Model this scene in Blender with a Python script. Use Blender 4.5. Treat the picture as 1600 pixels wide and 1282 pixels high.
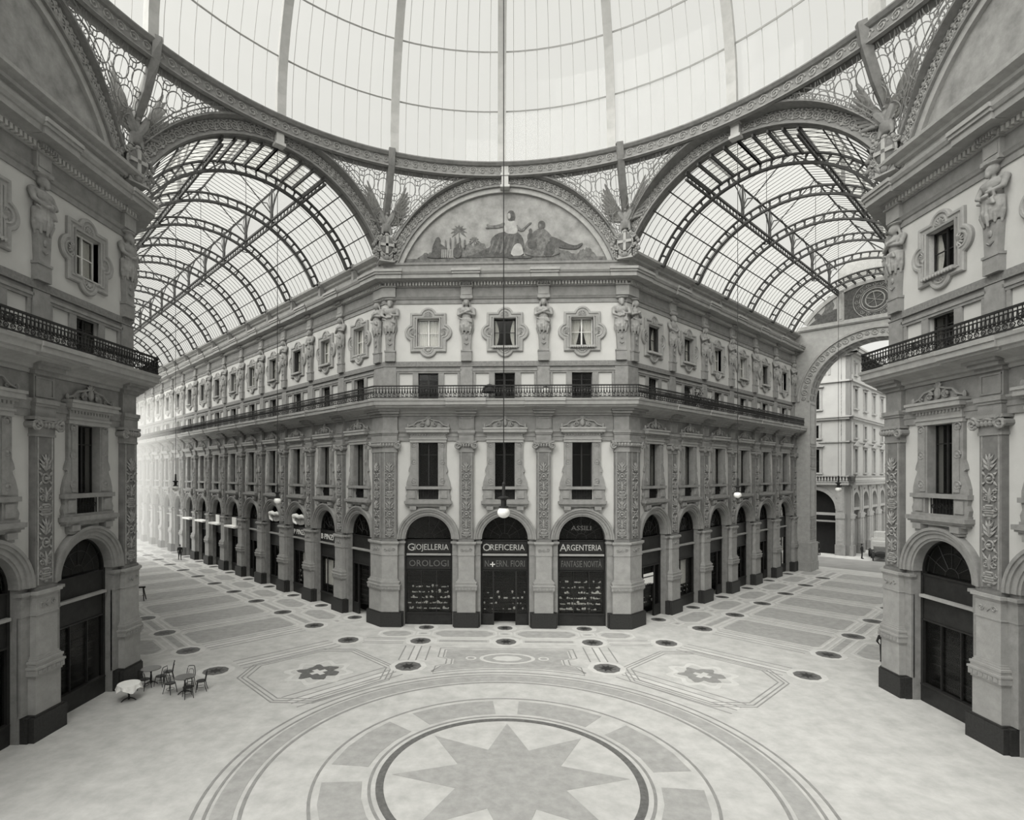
import bpy, bmesh, math, random
from mathutils import Matrix, Vector
random.seed(7)
PI = math.pi
S = math.sqrt(.5)
for o in list(bpy.data.objects):
    bpy.data.objects.remove(o)
scene = bpy.context.scene
COL = scene.collection

# ---------------------------------------------------------------- camera, world, sun, exposure
cam_data = bpy.data.cameras.new('camera')
cam = bpy.data.objects.new('camera', cam_data)
COL.objects.link(cam)
cam.location = (-.7466, -36.3335, 9.9443)
cam.rotation_euler = (PI / 2, 0, .0362)
cam_data.sensor_width = 36
cam_data.lens = 869.32 / 1600 * 36
cam_data.shift_x = (800 - 739.42) / 1600
cam_data.shift_y = (740.9 - 641) / 1600
cam_data.clip_end = 400
scene.camera = cam
scene.view_settings.view_transform = 'Standard'
scene.view_settings.look = 'None'
scene.view_settings.gamma = 1
scene.view_settings.use_curve_mapping = False
scene.view_settings.exposure = 0.0
world = bpy.data.worlds.new('overcast_sky')
scene.world = world
world.use_nodes = True
wn = world.node_tree.nodes['Background']
wn.inputs[0].default_value = (1, .997, .948, 1)
wn.inputs[1].default_value = .84
sun_d = bpy.data.lights.new('sun', 'SUN')
sun = bpy.data.objects.new('sun', sun_d)
COL.objects.link(sun)
sun_d.energy = 9.5
sun_d.angle = math.radians(84)
sun_d.color = (1, .99, .95)
sun.location = (-60, -40, 80)
sun.rotation_euler = Vector((-.44, -.68, .87)).to_track_quat('Z', 'Y').to_euler()

try:
    scene.cycles.volume_bounces = 4
except AttributeError:
    pass

# ---------------------------------------------------------------- materials
TINT = (1.0, .996, .968)
def mat(name, g, rough=.8, var=.12, scale=3.0, bump=0.0, bscale=30.0, spec=.3, metal=0.0, grain=.0):
    m = bpy.data.materials.new(name)
    m.use_nodes = True
    nt = m.node_tree
    b = nt.nodes['Principled BSDF']
    b.inputs['Roughness'].default_value = rough
    b.inputs['Metallic'].default_value = metal
    b.inputs['Specular IOR Level'].default_value = spec
    c = (g * TINT[0], g * TINT[1], g * TINT[2], 1)
    b.inputs['Base Color'].default_value = c
    if var > 0 or bump > 0:
        tc = nt.nodes.new('ShaderNodeTexCoord')
        n = nt.nodes.new('ShaderNodeTexNoise')
        n.inputs['Scale'].default_value = scale
        n.inputs['Detail'].default_value = 6
        n.inputs['Roughness'].default_value = .65
        nt.links.new(tc.outputs['Object'], n.inputs['Vector'])
        r = nt.nodes.new('ShaderNodeMapRange')
        r.inputs[1].default_value = .3
        r.inputs[2].default_value = .7
        r.inputs[3].default_value = 1 - var
        r.inputs[4].default_value = 1 + var
        nt.links.new(n.outputs['Fac'], r.inputs[0])
        mx = nt.nodes.new('ShaderNodeVectorMath')
        mx.operation = 'SCALE'
        mx.inputs[0].default_value = c[:3]
        nt.links.new(r.outputs[0], mx.inputs['Scale'])
        nt.links.new(mx.outputs[0], b.inputs['Base Color'])
        if bump > 0:
            n2 = nt.nodes.new('ShaderNodeTexNoise')
            n2.inputs['Scale'].default_value = bscale
            n2.inputs['Detail'].default_value = 4
            nt.links.new(tc.outputs['Object'], n2.inputs['Vector'])
            bp = nt.nodes.new('ShaderNodeBump')
            bp.inputs['Strength'].default_value = bump
            bp.inputs['Distance'].default_value = .03
            nt.links.new(n2.outputs['Fac'], bp.inputs['Height'])
            nt.links.new(bp.outputs[0], b.inputs['Normal'])
    return m

def glass(name, clear=.85, tone=.8, gloss=.06):
    m = bpy.data.materials.new(name)
    m.use_nodes = True
    nt = m.node_tree
    nt.nodes.clear()
    out = nt.nodes.new('ShaderNodeOutputMaterial')
    tr = nt.nodes.new('ShaderNodeBsdfTransparent')
    tr.inputs[0].default_value = (tone, tone, tone * .99, 1)
    tl = nt.nodes.new('ShaderNodeBsdfTranslucent')
    tl.inputs[0].default_value = (.8, .795, .76, 1)
    gl = nt.nodes.new('ShaderNodeBsdfGlossy')
    gl.inputs['Roughness'].default_value = .15
    m1 = nt.nodes.new('ShaderNodeMixShader')
    m1.inputs[0].default_value = 1 - clear
    m2 = nt.nodes.new('ShaderNodeMixShader')
    m2.inputs[0].default_value = gloss
    nt.links.new(tr.outputs[0], m1.inputs[1])
    nt.links.new(tl.outputs[0], m1.inputs[2])
    nt.links.new(m1.outputs[0], m2.inputs[1])
    nt.links.new(gl.outputs[0], m2.inputs[2])
    nt.links.new(m2.outputs[0], out.inputs[0])
    return m

M = dict(
    stucco=mat('pale_stucco', 0.47, .9, .07, .6, .15, 40),
    stone=mat('grey_stone', 0.225, .8, .18, 2.5, .3, 25),
    shaft=mat('pilaster_stone', 0.155, .8, .22, 2.5, .3, 25),
    archrelief=mat('pale_cast_relief', 0.3, .7, .15, 4),
    stone2=mat('pale_grey_stone', 0.29, .8, .15, 2.0, .3, 25),
    band=mat('patterned_grey_band', 0.184, .85, .25, 9, .3, 30),
    granite=mat('dark_granite', 0.028, .5, .35, 12, .1, 40),
    relief=mat('carved_stone', 0.25, .85, .2, 6, .3, 30),
    statue=mat('statue_stone', 0.26, .8, .2, 3, .2, 30),
    iron=mat('black_iron', .018, .6, .1, 5),
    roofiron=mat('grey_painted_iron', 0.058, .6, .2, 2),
    domeiron=mat('pale_haze_toned_iron', 0.42, .6, .1, 2),  # dome ribs lightened, haze put into the colour; pale keystones share it
    archiron=mat('grey_painted_cast_iron', 0.2, .7, .2, 3, .3, 20),
    glass=glass('roof_glass', .90, .93, .02),
    pane=glass('window_glass', .96, .8, .025),
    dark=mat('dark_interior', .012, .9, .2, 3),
    wood=mat('dark_shop_woodwork', .02, .45, .3, 4),
    signboard=mat('black_signboard', .018, .4, .15, 6),
    letter=mat('pale_gilt_lettering', .42, .6, .15, 9),
    letterdim=mat('dull_gilt_lettering', 0.116, .6, .25, 9),
    white=mat('white_cloth', .78, .9, .05, 4),
    lace=mat('lace_curtain', .88, .9, .12, 14),
    paint=mat('white_painted_wood', .6, .6, .08, 6),
    globe=mat('opal_glass_globe', .8, .25, .02, 3, spec=.5),
    floor=mat('pale_mosaic_floor', 0.45, .75, .16, 1.3, .05, 60, spec=.2),
    panel=mat('grey_mosaic_floor', 0.325, .75, .16, 2.2, .05, 60, spec=.2),
    line=mat('dark_mosaic_line', 0.24, .7, .15, 3),
    pale=mat('white_mosaic_band', 0.52, .7, .1, 1.5),
    medal=mat('dark_mosaic', 0.12, .65, .3, 6),
    mural=mat('painted_plaster_sky', 0.26, .9, .3, 1.6),
    fig1=mat('painted_dark_figure', 0.085, .9, .45, 5),
    fig2=mat('painted_mid_figure', 0.13, .9, .5, 4),
    fig3=mat('painted_light_figure', 0.32, .9, .25, 3),
    cloth=mat('dark_clothes', .02, .9, .2, 6),
    skin=mat('skin', 0.272, .7, .05, 6),
    bent=mat('dark_bentwood', 0.02, .4, .2, 6),
    tabletop=mat('grey_marble_top', 0.136, .4, .2, 4),
    leaf=mat('dark_leaves', 0.02, .8, .3, 5),
    street=mat('stone_paving', 0.36, .85, .15, .7),
    road=mat('worn_roadway', 0.24, .9, .15, .6),
    plaster=mat('sunlit_pale_plaster', 0.36, .9, .06, .8),
    crate=mat('pale_crate_wood', 0.374, .8, .12, 5),
    goods=mat('silverware', .88, .35, .05, 9, metal=.1),
    attic=mat('pale_attic_plaster', 0.33, .85, .15, 2.5, .2, 20),
)

# ---------------------------------------------------------------- mesh helpers
class MB:
    def __init__(s):
        s.v = []
        s.f = []
    def add(s, vs, fs):
        b = len(s.v)
        s.v += [tuple(v) for v in vs]
        s.f += [tuple(i + b for i in f) for f in fs]
        return s
    def box(s, x0, x1, y0, y1, z0, z1):
        return s.add([(x0, y0, z0), (x1, y0, z0), (x1, y1, z0), (x0, y1, z0), (x0, y0, z1), (x1, y0, z1), (x1, y1, z1), (x0, y1, z1)],
                     [(0, 3, 2, 1), (4, 5, 6, 7), (0, 1, 5, 4), (1, 2, 6, 5), (2, 3, 7, 6), (3, 0, 4, 7)])
    def cbox(s, cx, w, p, z0, z1):                       # a block centred on cx, standing proud of the wall plane by p
        return s.box(cx - w, cx + w, -p, .05, z0, z1)
    def prism(s, poly, y0, y1):                          # xz outline pushed along y
        n = len(poly)
        vs = [(x, y0, z) for x, z in poly] + [(x, y1, z) for x, z in poly]
        fs = [tuple(range(n)), tuple(range(2 * n - 1, n - 1, -1))] + [(i, i + n, (i + 1) % n + n, (i + 1) % n) for i in range(n)]
        return s.add(vs, fs)
    def prismz(s, poly, z0, z1):
        n = len(poly)
        vs = [(x, y, z0) for x, y in poly] + [(x, y, z1) for x, y in poly]
        fs = [tuple(range(n - 1, -1, -1)), tuple(range(n, 2 * n))] + [(i, (i + 1) % n, (i + 1) % n + n, i + n) for i in range(n)]
        return s.add(vs, fs)
    def frustum(s, poly0, z0, poly1, z1):
        n = len(poly0)
        vs = [(x, y, z0) for x, y in poly0] + [(x, y, z1) for x, y in poly1]
        fs = [tuple(range(n - 1, -1, -1)), tuple(range(n, 2 * n))] + [(i, (i + 1) % n, (i + 1) % n + n, i + n) for i in range(n)]
        return s.add(vs, fs)
    def strip(s, A, B, closed=False):                    # quads between two point rows
        n = len(A)
        fs = [(i, (i + 1) % n, (i + 1) % n + n, i + n) for i in range(n if closed else n - 1)]
        return s.add(list(A) + list(B), fs)
    def slabring(s, A, B, off):                          # solid between two open 3d rows, thickened by vector off
        off = Vector(off)
        A = [Vector(a) for a in A]
        B = [Vector(b) for b in B]
        A2 = [a + off for a in A]
        B2 = [b + off for b in B]
        s.strip(A, B); s.strip(B, B2); s.strip(B2, A2); s.strip(A2, A)
        s.add([A[0], B[0], B2[0], A2[0]], [(0, 1, 2, 3)])
        s.add([A[-1], B[-1], B2[-1], A2[-1]], [(3, 2, 1, 0)])
        return s
    def tube(s, pts, r, n=5, closed=False):
        pts = [Vector(p) for p in pts]
        m = len(pts)
        rs = r if isinstance(r, (list, tuple)) else [r] * m
        rows = []
        up = Vector((.31, .17, .93))
        for i, p in enumerate(pts):
            a = pts[i - 1] if (i > 0 or closed) else p
            b = pts[(i + 1) % m] if (i < m - 1 or closed) else p
            t = (b - a)
            t = t.normalized() if t.length > 1e-9 else Vector((0, 0, 1))
            x = t.cross(up)
            if x.length < 1e-3:
                x = t.cross(Vector((1, 0, 0)))
            x.normalize()
            y = t.cross(x)
            rows.append([p + (x * math.cos(2 * PI * k / n) + y * math.sin(2 * PI * k / n)) * rs[i] for k in range(n)])
        b0 = len(s.v)
        for row in rows:
            s.v += [tuple(q) for q in row]
        for i in range(m if closed else m - 1):
            j = (i + 1) % m
            for k in range(n):
                l = (k + 1) % n
                s.f.append((b0 + i * n + k, b0 + i * n + l, b0 + j * n + l, b0 + j * n + k))
        if not closed:
            s.f.append(tuple(b0 + k for k in range(n - 1, -1, -1)))
            s.f.append(tuple(b0 + (m - 1) * n + k for k in range(n)))
        return s
    def lathe(s, prof, n=12, c=(0, 0, 0)):
        b0 = len(s.v)
        for r, z in prof:
            for k in range(n):
                s.v.append((c[0] + r * math.cos(2 * PI * k / n), c[1] + r * math.sin(2 * PI * k / n), c[2] + z))
        for i in range(len(prof) - 1):
            for k in range(n):
                l = (k + 1) % n
                s.f.append((b0 + i * n + k, b0 + i * n + l, b0 + (i + 1) * n + l, b0 + (i + 1) * n + k))
        s.f.append(tuple(b0 + k for k in range(n - 1, -1, -1)))
        s.f.append(tuple(b0 + (len(prof) - 1) * n + k for k in range(n)))
        return s
    def ball(s, c, r, nu=10, nv=7, M3=None):
        r = r if isinstance(r, (tuple, list)) else (r, r, r)
        vs = []
        for j in range(nv + 1):
            a = PI * j / nv
            for i in range(nu):
                b = 2 * PI * i / nu
                p = Vector((r[0] * math.sin(a) * math.cos(b), r[1] * math.sin(a) * math.sin(b), r[2] * math.cos(a)))
                if M3 is not None:
                    p = M3 @ p
                vs.append(p + Vector(c))
        fs = [(j * nu + i, (j + 1) * nu + i, (j + 1) * nu + (i + 1) % nu, j * nu + (i + 1) % nu) for j in range(nv) for i in range(nu)]
        return s.add(vs, fs)
    def cap(s, p0, p1, r0, r1=None, n=9):                # tapered limb with round ends
        r1 = r0 if r1 is None else r1
        p0 = Vector(p0); p1 = Vector(p1)
        s.tube([p0, p1], [r0, r1], n)
        s.ball(p0, r0, n, 6)
        s.ball(p1, r1, n, 6)
        return s
    def spiral(s, c, r0, turns, tr, hand=1, y=None, a0=0.0, n=4):   # scroll in the xz plane
        pts = []
        k = max(8, int(9 * turns))
        for i in range(k + 1):
            t = i / k
            rr = r0 * (1 - .85 * t)
            a = a0 + hand * 2 * PI * turns * t
            pts.append((c[0] + rr * math.cos(a), c[1], c[2] + rr * math.sin(a)))
        return s.tube(pts, tr, n)
    def mesh(s, name, m, smooth=False):
        me = bpy.data.meshes.new(name)
        me.from_pydata(s.v, [], s.f)
        bm = bmesh.new()
        bm.from_mesh(me)
        bmesh.ops.recalc_face_normals(bm, faces=bm.faces)
        bm.to_mesh(me)
        bm.free()
        if smooth:
            me.polygons.foreach_set('use_smooth', [True] * len(me.polygons))
            me.set_sharp_from_angle(angle=math.radians(40))
        if m is not None:
            me.materials.append(M[m] if isinstance(m, str) else m)
        return me

WM = {}                                                 # world matrix of every object placed so far
def put(name, me, parent=None, W=None, local=None, **props):
    """Link a mesh (or an Empty if me is None) at world matrix W, or at a matrix local to its parent."""
    o = bpy.data.objects.new(name, me)
    COL.objects.link(o)
    P = WM[parent.name] if parent is not None else Matrix.Identity(4)
    if local is None:
        local = (P.inverted() @ W) if W is not None else Matrix.Identity(4)
    if parent is not None:
        o.parent = parent
    o.matrix_basis = local
    WM[o.name] = P @ local
    for k, v in props.items():
        o[k] = v
    return o
def thing(name, label, cat, W=None, group=None, me=None):
    o = put(name, me, None, W if W is not None else Matrix.Identity(4), label=label, category=cat)
    if group:
        o['group'] = group
    return o
def T(x, y, z=0.0, rz=0.0, sx=1.0, sy=1.0, sz=1.0):
    return Matrix.Translation((x, y, z)) @ Matrix.Rotation(rz, 4, 'Z') @ Matrix.Diagonal((sx, sy, sz, 1))

def blob(mb, voxel, m, name, smooth=4, deci=None):
    """Fuse overlapping limbs into one continuous skin."""
    me = mb.mesh(name + '_raw', None)
    o = bpy.data.objects.new(name + '_raw', me)
    COL.objects.link(o)
    r = o.modifiers.new('r', 'REMESH')
    r.mode = 'VOXEL'
    r.voxel_size = voxel
    if smooth:
        sm = o.modifiers.new('s', 'SMOOTH')
        sm.iterations = smooth
        sm.factor = .5
    if deci:
        d = o.modifiers.new('d', 'DECIMATE')
        d.ratio = deci
    dg = bpy.context.evaluated_depsgraph_get()
    res = bpy.data.meshes.new_from_object(o.evaluated_get(dg))
    bpy.data.objects.remove(o)
    bpy.data.meshes.remove(me)
    res.name = name
    res.polygons.foreach_set('use_smooth', [True] * len(res.polygons))
    res.materials.clear()
    res.materials.append(M[m])
    return res

def text_mesh(body, size, m, width=None, depth=.01, shear=0.0):
    cu = bpy.data.curves.new('lettering', 'FONT')
    cu.body = body
    cu.size = size
    cu.extrude = depth
    cu.align_x = 'CENTER'
    cu.shear = shear
    cu.resolution_u = 2
    o = bpy.data.objects.new('lettering_raw', cu)
    COL.objects.link(o)
    dg = bpy.context.evaluated_depsgraph_get()
    me = bpy.data.meshes.new_from_object(o.evaluated_get(dg))
    bpy.data.objects.remove(o)
    bpy.data.curves.remove(cu)
    xs = [v.co.x for v in me.vertices]
    k = 1.0
    if width and xs:
        k = width / (max(xs) - min(xs))
    mid = (max(xs) + min(xs)) / 2
    # stand the lettering upright, facing -y
    for v in me.vertices:
        x, y, z = v.co
        v.co = ((x - mid) * k, -z, y)
    me.materials.clear()
    me.materials.append(M[m])
    return me
# ---------------------------------------------------------------- plan of the crossing
HW = 7.87
LW, RW = 14.54, 13.96
PC, PL, PR = 5.0, 4.786, 5.094
CL, CR = Vector((-HW, 0)), Vector((HW, 0))
AL = CL + Vector((-S, -S)) * LW                          # far corner of the building left of the camera
AR = CR + Vector((S, -S)) * RW
dL, dR = Vector((-S, S)), Vector((S, S))
CEN = Vector(((AL.x + AR.x) / 2, -18.05))
NLB, NRB = 14, 6
def LT(t, off=0.0): return CL + dL * t + Vector((-S, -S)) * off
def RT(t, off=0.0): return CR + dR * t + Vector((S, -S)) * off

# ---------------------------------------------------------------- one bay of the gallery front, 5 m wide, wall plane y = 0, facing -y
ARC_R, ARC_Z = 1.58, 5.69
def arch_pts(r, z, n=20, a0=0.0, a1=PI):
    return [(r * math.cos(a0 + (a1 - a0) * i / n), z + r * math.sin(a0 + (a1 - a0) * i / n)) for i in range(n + 1)]

def wall_mesh():
    mb = MB()
    th = .55
    H = 2.5
    for sg in (-1, 1):
        a, b = sorted((sg * ARC_R, sg * H))
        a, b = sorted((sg * .66, sg * H))
        mb.box(a, b, 0, th, 8.26, 12.0)
        mb.box(a, b, 0, th, 14.75, 16.54)
        a, b = sorted((sg * .715, sg * H))
        mb.box(a, b, 0, th, 18.27, 20.1)
    top = 8.26
    ap = arch_pts(ARC_R, ARC_Z, 24)
    xs = [-H] + [p[0] for p in reversed(ap)] + [H]
    zs = [ARC_Z] + [p[1] for p in reversed(ap)] + [ARC_Z]
    mb.box(-H, -ARC_R, 0, th, ARC_Z, top); mb.box(ARC_R, H, 0, th, ARC_Z, top)
    pts = list(reversed(ap))
    for i in range(len(pts) - 1):
        (x0, z0), (x1, z1) = pts[i], pts[i + 1]
        mb.prism([(x0, z0), (x1, z1), (x1, top), (x0, top)], 0, th)
    mb.box(-H, H, 0, th, 12.0, 14.75)
    mb.box(-H, H, 0, th, 16.54, 18.27)
    mb.box(-H, H, 0, th, 20.1, 23.1)
    return mb.mesh('wall', 'stucco')
def pier_wall_mesh(sg):
    a, b = sorted((sg * ARC_R, sg * 2.5))
    return MB().box(a, b, -.02, .55, 0, ARC_Z).mesh('pier_wall', 'stone')

def archivolt_mesh():
    mb = MB()
    for r0, r1, p in ((1.50, 1.62, .10), (1.60, 1.80, .16), (1.79, 1.93, .24), (1.92, 2.04, .30)):
        A = [(x, -p, z) for x, z in arch_pts(r0, ARC_Z, 28)]
        B = [(x, -p, z) for x, z in arch_pts(r1, ARC_Z, 28)]
        mb.slabring(A, B, (0, p + .56 if r0 < 1.55 else p + .02, 0))
    return mb.mesh('arch_moulding', 'stone')

def window_surround_mesh():
    mb = MB()
    R = [(.64, 9.1), (1.44, 9.1), (1.43, 9.35), (1.33, 9.7), (1.22, 9.95), (1.20, 10.05), (1.30, 10.12), (1.26, 10.3), (1.17, 10.5), (1.17, 12.0), (.64, 12.0)]
    for sg in (-1, 1):
        mb.prism([(sg * x, z) for x, z in R], -.14, .35)
        I = [(.72, 9.2), (1.02, 9.2), (1.02, 11.9), (.72, 11.9)]
        mb.prism([(sg * x, z) for x, z in I], -.18, -.1)
        L = [(.735, 8.26), (1.42, 8.26), (1.47, 8.5), (1.38, 8.7), (1.42, 8.96), (.735, 8.96)]
        mb.prism([(sg * x, z) for x, z in L], -.16, .35)
        mb.prism([(sg * .83, 8.36), (sg * 1.25, 8.36), (sg * 1.25, 8.86), (sg * .83, 8.86)], -.21, -.1)
        for z in (10.72, 11.84, 9.5):
            c = (sg * .93, -.17, z)
            mb.tube([(c[0] + .15 * math.cos(a * PI / 5), c[1], c[2] + .15 * math.sin(a * PI / 5)) for a in range(10)], .035, 4, True)
            mb.ball(c, (.07, .05, .07), 6, 4)
        mb.box(sg * .98 - .22, sg * .98 + .22, -.34, 0, 7.6, 7.84)
        mb.box(sg * .98 - .17, sg * .98 + .17, -.26, 0, 7.48, 7.62)
    mb.cbox(0, 1.49, .24, 8.94, 9.12)
    mb.cbox(0, 1.46, .20, 8.17, 8.28)
    mb.cbox(0, 1.55, .40, 8.0, 8.18)
    mb.cbox(0, 1.50, .33, 7.92, 8.0)
    mb.cbox(0, 1.42, .26, 7.82, 7.92)
    return mb.mesh('window_surround', 'stone')

def window_head_mesh():
    mb = MB()
    mb.cbox(0, 1.2, .20, 12.0, 12.24)
    mb.cbox(0, 1.24, .25, 12.18, 12.28)
    mb.cbox(0, 1.17, .20, 12.28, 12.55)
    for k in range(13):
        mb.box(-1.1 + k * .178, -1.1 + k * .178 + .09, -.27, -.15, 12.44, 12.56)
    mb.cbox(0, 1.27, .32, 12.55, 12.64)
    mb.cbox(0, 1.40, .48, 12.64, 12.84)
    mb.cbox(0, 1.44, .53, 12.84, 12.95)
    return mb.mesh('window_cornice', 'stone2')

def pediment_mesh():
    mb = MB()
    out = [(-1.32, 12.95), (-1.3, 13.06), (-1.0, 13.12), (-.72, 13.36), (-.45, 13.42), (-.25, 13.5), (0, 13.62), (.25, 13.5), (.45, 13.42), (.72, 13.36), (1.0, 13.12), (1.3, 13.06), (1.32, 12.95)]
    mb.prism(out, -.10, .02)
    for sg in (-1, 1):
        mb.spiral((sg * .42, -.22, 13.2), .18, 1.5, .055, sg, a0=PI / 2)
        mb.spiral((sg * .88, -.2, 13.1), .10, 1.3, .035, -sg, a0=PI / 2)
        mb.tube([(sg * 1.3, -.18, 13.05), (sg * 1.0, -.2, 13.13), (sg * .72, -.2, 13.37), (sg * .42, -.2, 13.42), (sg * .15, -.2, 13.5)], .05, 5)
        mb.ball((sg * 1.32, -.2, 13.06), (.07, .08, .16), 6, 5)
    mb.ball((0, -.2, 13.28), (.15, .1, .24), 8, 6)
    for a in (-50, -25, 0, 25, 50):
        t = math.radians(a)
        mb.tube([(0, -.18, 13.42), (.16 * math.sin(t), -.2, 13.46 + .18 * math.cos(t)), (.24 * math.sin(t), -.2, 13.46 + .28 * math.cos(t))], [.03, .05, .02], 4)
    return mb.mesh('window_pediment', 'stone2')

def quat_r(th, hw, hh, r, ct, cs):
    """Radius at angle th of a rectangle with a round lobe on each side."""
    c, s = math.cos(th), math.sin(th)
    best = min(hw / max(abs(c), 1e-9), hh / max(abs(s), 1e-9))
    for cx, cz in ((0, ct), (0, -ct), (cs, 0), (-cs, 0)):
        b = c * cx + s * cz
        d = b * b - (cx * cx + cz * cz - r * r)
        if d > 0:
            best = max(best, b + math.sqrt(d))
    return best
QZ = 19.19
def quat_mesh():
    mb = MB()
    n = 144
    def row(hw, hh, r, ct, cs, y):
        return [(quat_r(2 * PI * i / n, hw, hh, r, ct, cs) * math.cos(2 * PI * i / n), y, QZ + quat_r(2 * PI * i / n, hw, hh, r, ct, cs) * math.sin(2 * PI * i / n)) for i in range(n)]
    def rect(hw, hh, y):
        o = []
        for i in range(n):
            c, s = math.cos(2 * PI * i / n), math.sin(2 * PI * i / n)
            k = min(hw / max(abs(c), 1e-9), hh / max(abs(s), 1e-9))
            o.append((k * c, y, QZ + k * s))
        return o
    full = (1.18, 1.275, .56, 1.07, .99)
    def sc(d): return (full[0] - d, full[1] - d, full[2] - d, full[3], full[4])
    rows = [row(*full, .02), row(*full, -.12), row(*sc(.05), -.16), row(*sc(.13), -.16), row(*sc(.16), -.10), row(*sc(.22), -.10), row(*sc(.25), -.14), row(*sc(.31), -.13), row(*sc(.33), -.07),
            rect(.80, 1.0, -.07), rect(.79, .99, -.15), rect(.715, .915, -.13), rect(.715, .915, .3)]
    for a, b in zip(rows, rows[1:]):
        mb.strip(a, b, True)
    for cx, cz, a0 in ((0, 1.02, 90), (0, -1.02, 270), (.83, 0, 0), (-.83, 0, 180)):   # a shell in every lobe
        for k in range(-3, 4):
            t = math.radians(a0 + k * 26)
            mb.tube([(cx, -.09, QZ + cz), (cx + .2 * math.cos(t), -.12, QZ + cz + .2 * math.sin(t)), (cx + .3 * math.cos(t), -.1, QZ + cz + .3 * math.sin(t))], [.015, .05, .03], 4)
    return mb.mesh('window_surround', 'stone2')

def flower_sill_mesh():
    mb = MB()
    mb.box(-.82, .82, -.3, 0, 18.14, 18.27)
    for k in range(11):
        mb.ball((-.75 + k * .15, -.27, 18.16), (.07, .07, .08), 5, 4)
    return mb.mesh('window_sill', 'stone2')

def mezz_mesh():
    mb = MB()
    for sg in (-1, 1):
        for a, b in ((2.05, 2.5), (.66, 1.03), (1.91, 2.05)):
            a2, b2 = sorted((sg * a, sg * b))
            mb.box(a2, b2, -.06 if a > 2 else -.09, .02, 14.75, 16.60)
        mb.box(min(sg * 1.03, sg * 1.91), max(sg * 1.03, sg * 1.91), -.09, .02, 14.75, 14.9)
    mb.box(-2.1, 2.1, -.10, .02, 16.54, 16.66)
    mb.box(-2.16, 2.16, -.14, .02, 16.66, 16.78)
    mb.box(-2.5, 2.5, -.06, .02, 16.78, 16.93)
    return mb.mesh('mezzanine_frame', 'stone')

def win_frame(x, z0, z1, y, mull=True, bars=(), w=.06):
    mb = MB()
    for sg in (-1, 1):
        a, b = sorted((sg * x, sg * (x - w)))
        mb.box(a, b, y - .03, y + .03, z0, z1)
    mb.box(-x, x, y - .03, y + .03, z0, z0 + w); mb.box(-x, x, y - .03, y + .03, z1 - w, z1)
    if mull:
        mb.box(-.045, .045, y - .05, y + .03, z0, z1)
    for z in bars:
        mb.box(-x, x, y - .03, y + .03, z - .02, z + .02)
    return mb
def pane_mesh(x, z0, z1, y, m='pane'):
    mb = MB()
    mb.box(-x, x, y - .004, y + .004, z0, z1)
    return mb.mesh('pane', m)
def curtain_mesh(kind):
    mb = MB()
    z0, z1 = 18.3, 20.02
    def cloth(fx0, fx1, n=18):
        A, B = [], []
        rows = []
        for j in range(9):
            t = j / 8
            z = z1 + (z0 - z1) * t
            a, b = fx0(t), fx1(t)
            rows.append([(a + (b - a) * i / n, .36 + .025 * math.sin(i * 1.9), z) for i in range(n + 1)])
        for r0, r1 in zip(rows, rows[1:]):
            mb.strip(r0, r1)
    if kind == 'lace':
        cloth(lambda t: -.68, lambda t: -.04)
        cloth(lambda t: .04, lambda t: .68)
    elif kind == 'aside':
        cloth(lambda t: -.68, lambda t: -.55 + .18 * math.sin(t * PI), 8)
        cloth(lambda t: .55 - .18 * math.sin(t * PI), lambda t: .68, 8)
        z = []
    else:
        cloth(lambda t: -.68, lambda t: -.03 - .34 * t ** 1.5)
        cloth(lambda t: .03 + .34 * t ** 1.5, lambda t: .68)
    return mb.mesh('curtain', 'lace')

# ---- pier, pilaster and figures on every bay line (centred on u = 0)
SHAFT_W, SHAFT_P = .455, .26
def pedestal_levels():
    return [(.97, 2.34, .605, .40), (2.34, 2.42, .64, .44), (2.42, 2.66, .69, .49), (2.66, 2.74, .72, .52), (2.74, 2.86, .64, .45), (2.86, 2.95, .67, .47), (2.95, 3.02, .60, .41), (3.02, 3.10, .55, .38),
            (3.10, 4.64, .51, .34), (4.64, 4.70, .55, .37), (4.70, 5.34, .525, .355), (5.34, 5.42, .57, .40), (5.42, 5.54, .63, .46)]
def flank_levels():
    return [(.97, 4.64, .92, .10), (4.64, 4.70, .94, .13), (4.70, 5.34, .925, .12), (5.34, 5.42, .96, .17), (5.42, 5.54, 1.02, .24)]
def base_levels():
    return [(0, .9, .80, .50), (.9, .97, .72, .45)]
def stack_mesh(name, levels, m):
    mb = MB()
    for z0, z1, w, p in levels:
        mb.cbox(0, w, p, z0, z1)
    return mb.mesh(name, m)
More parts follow.
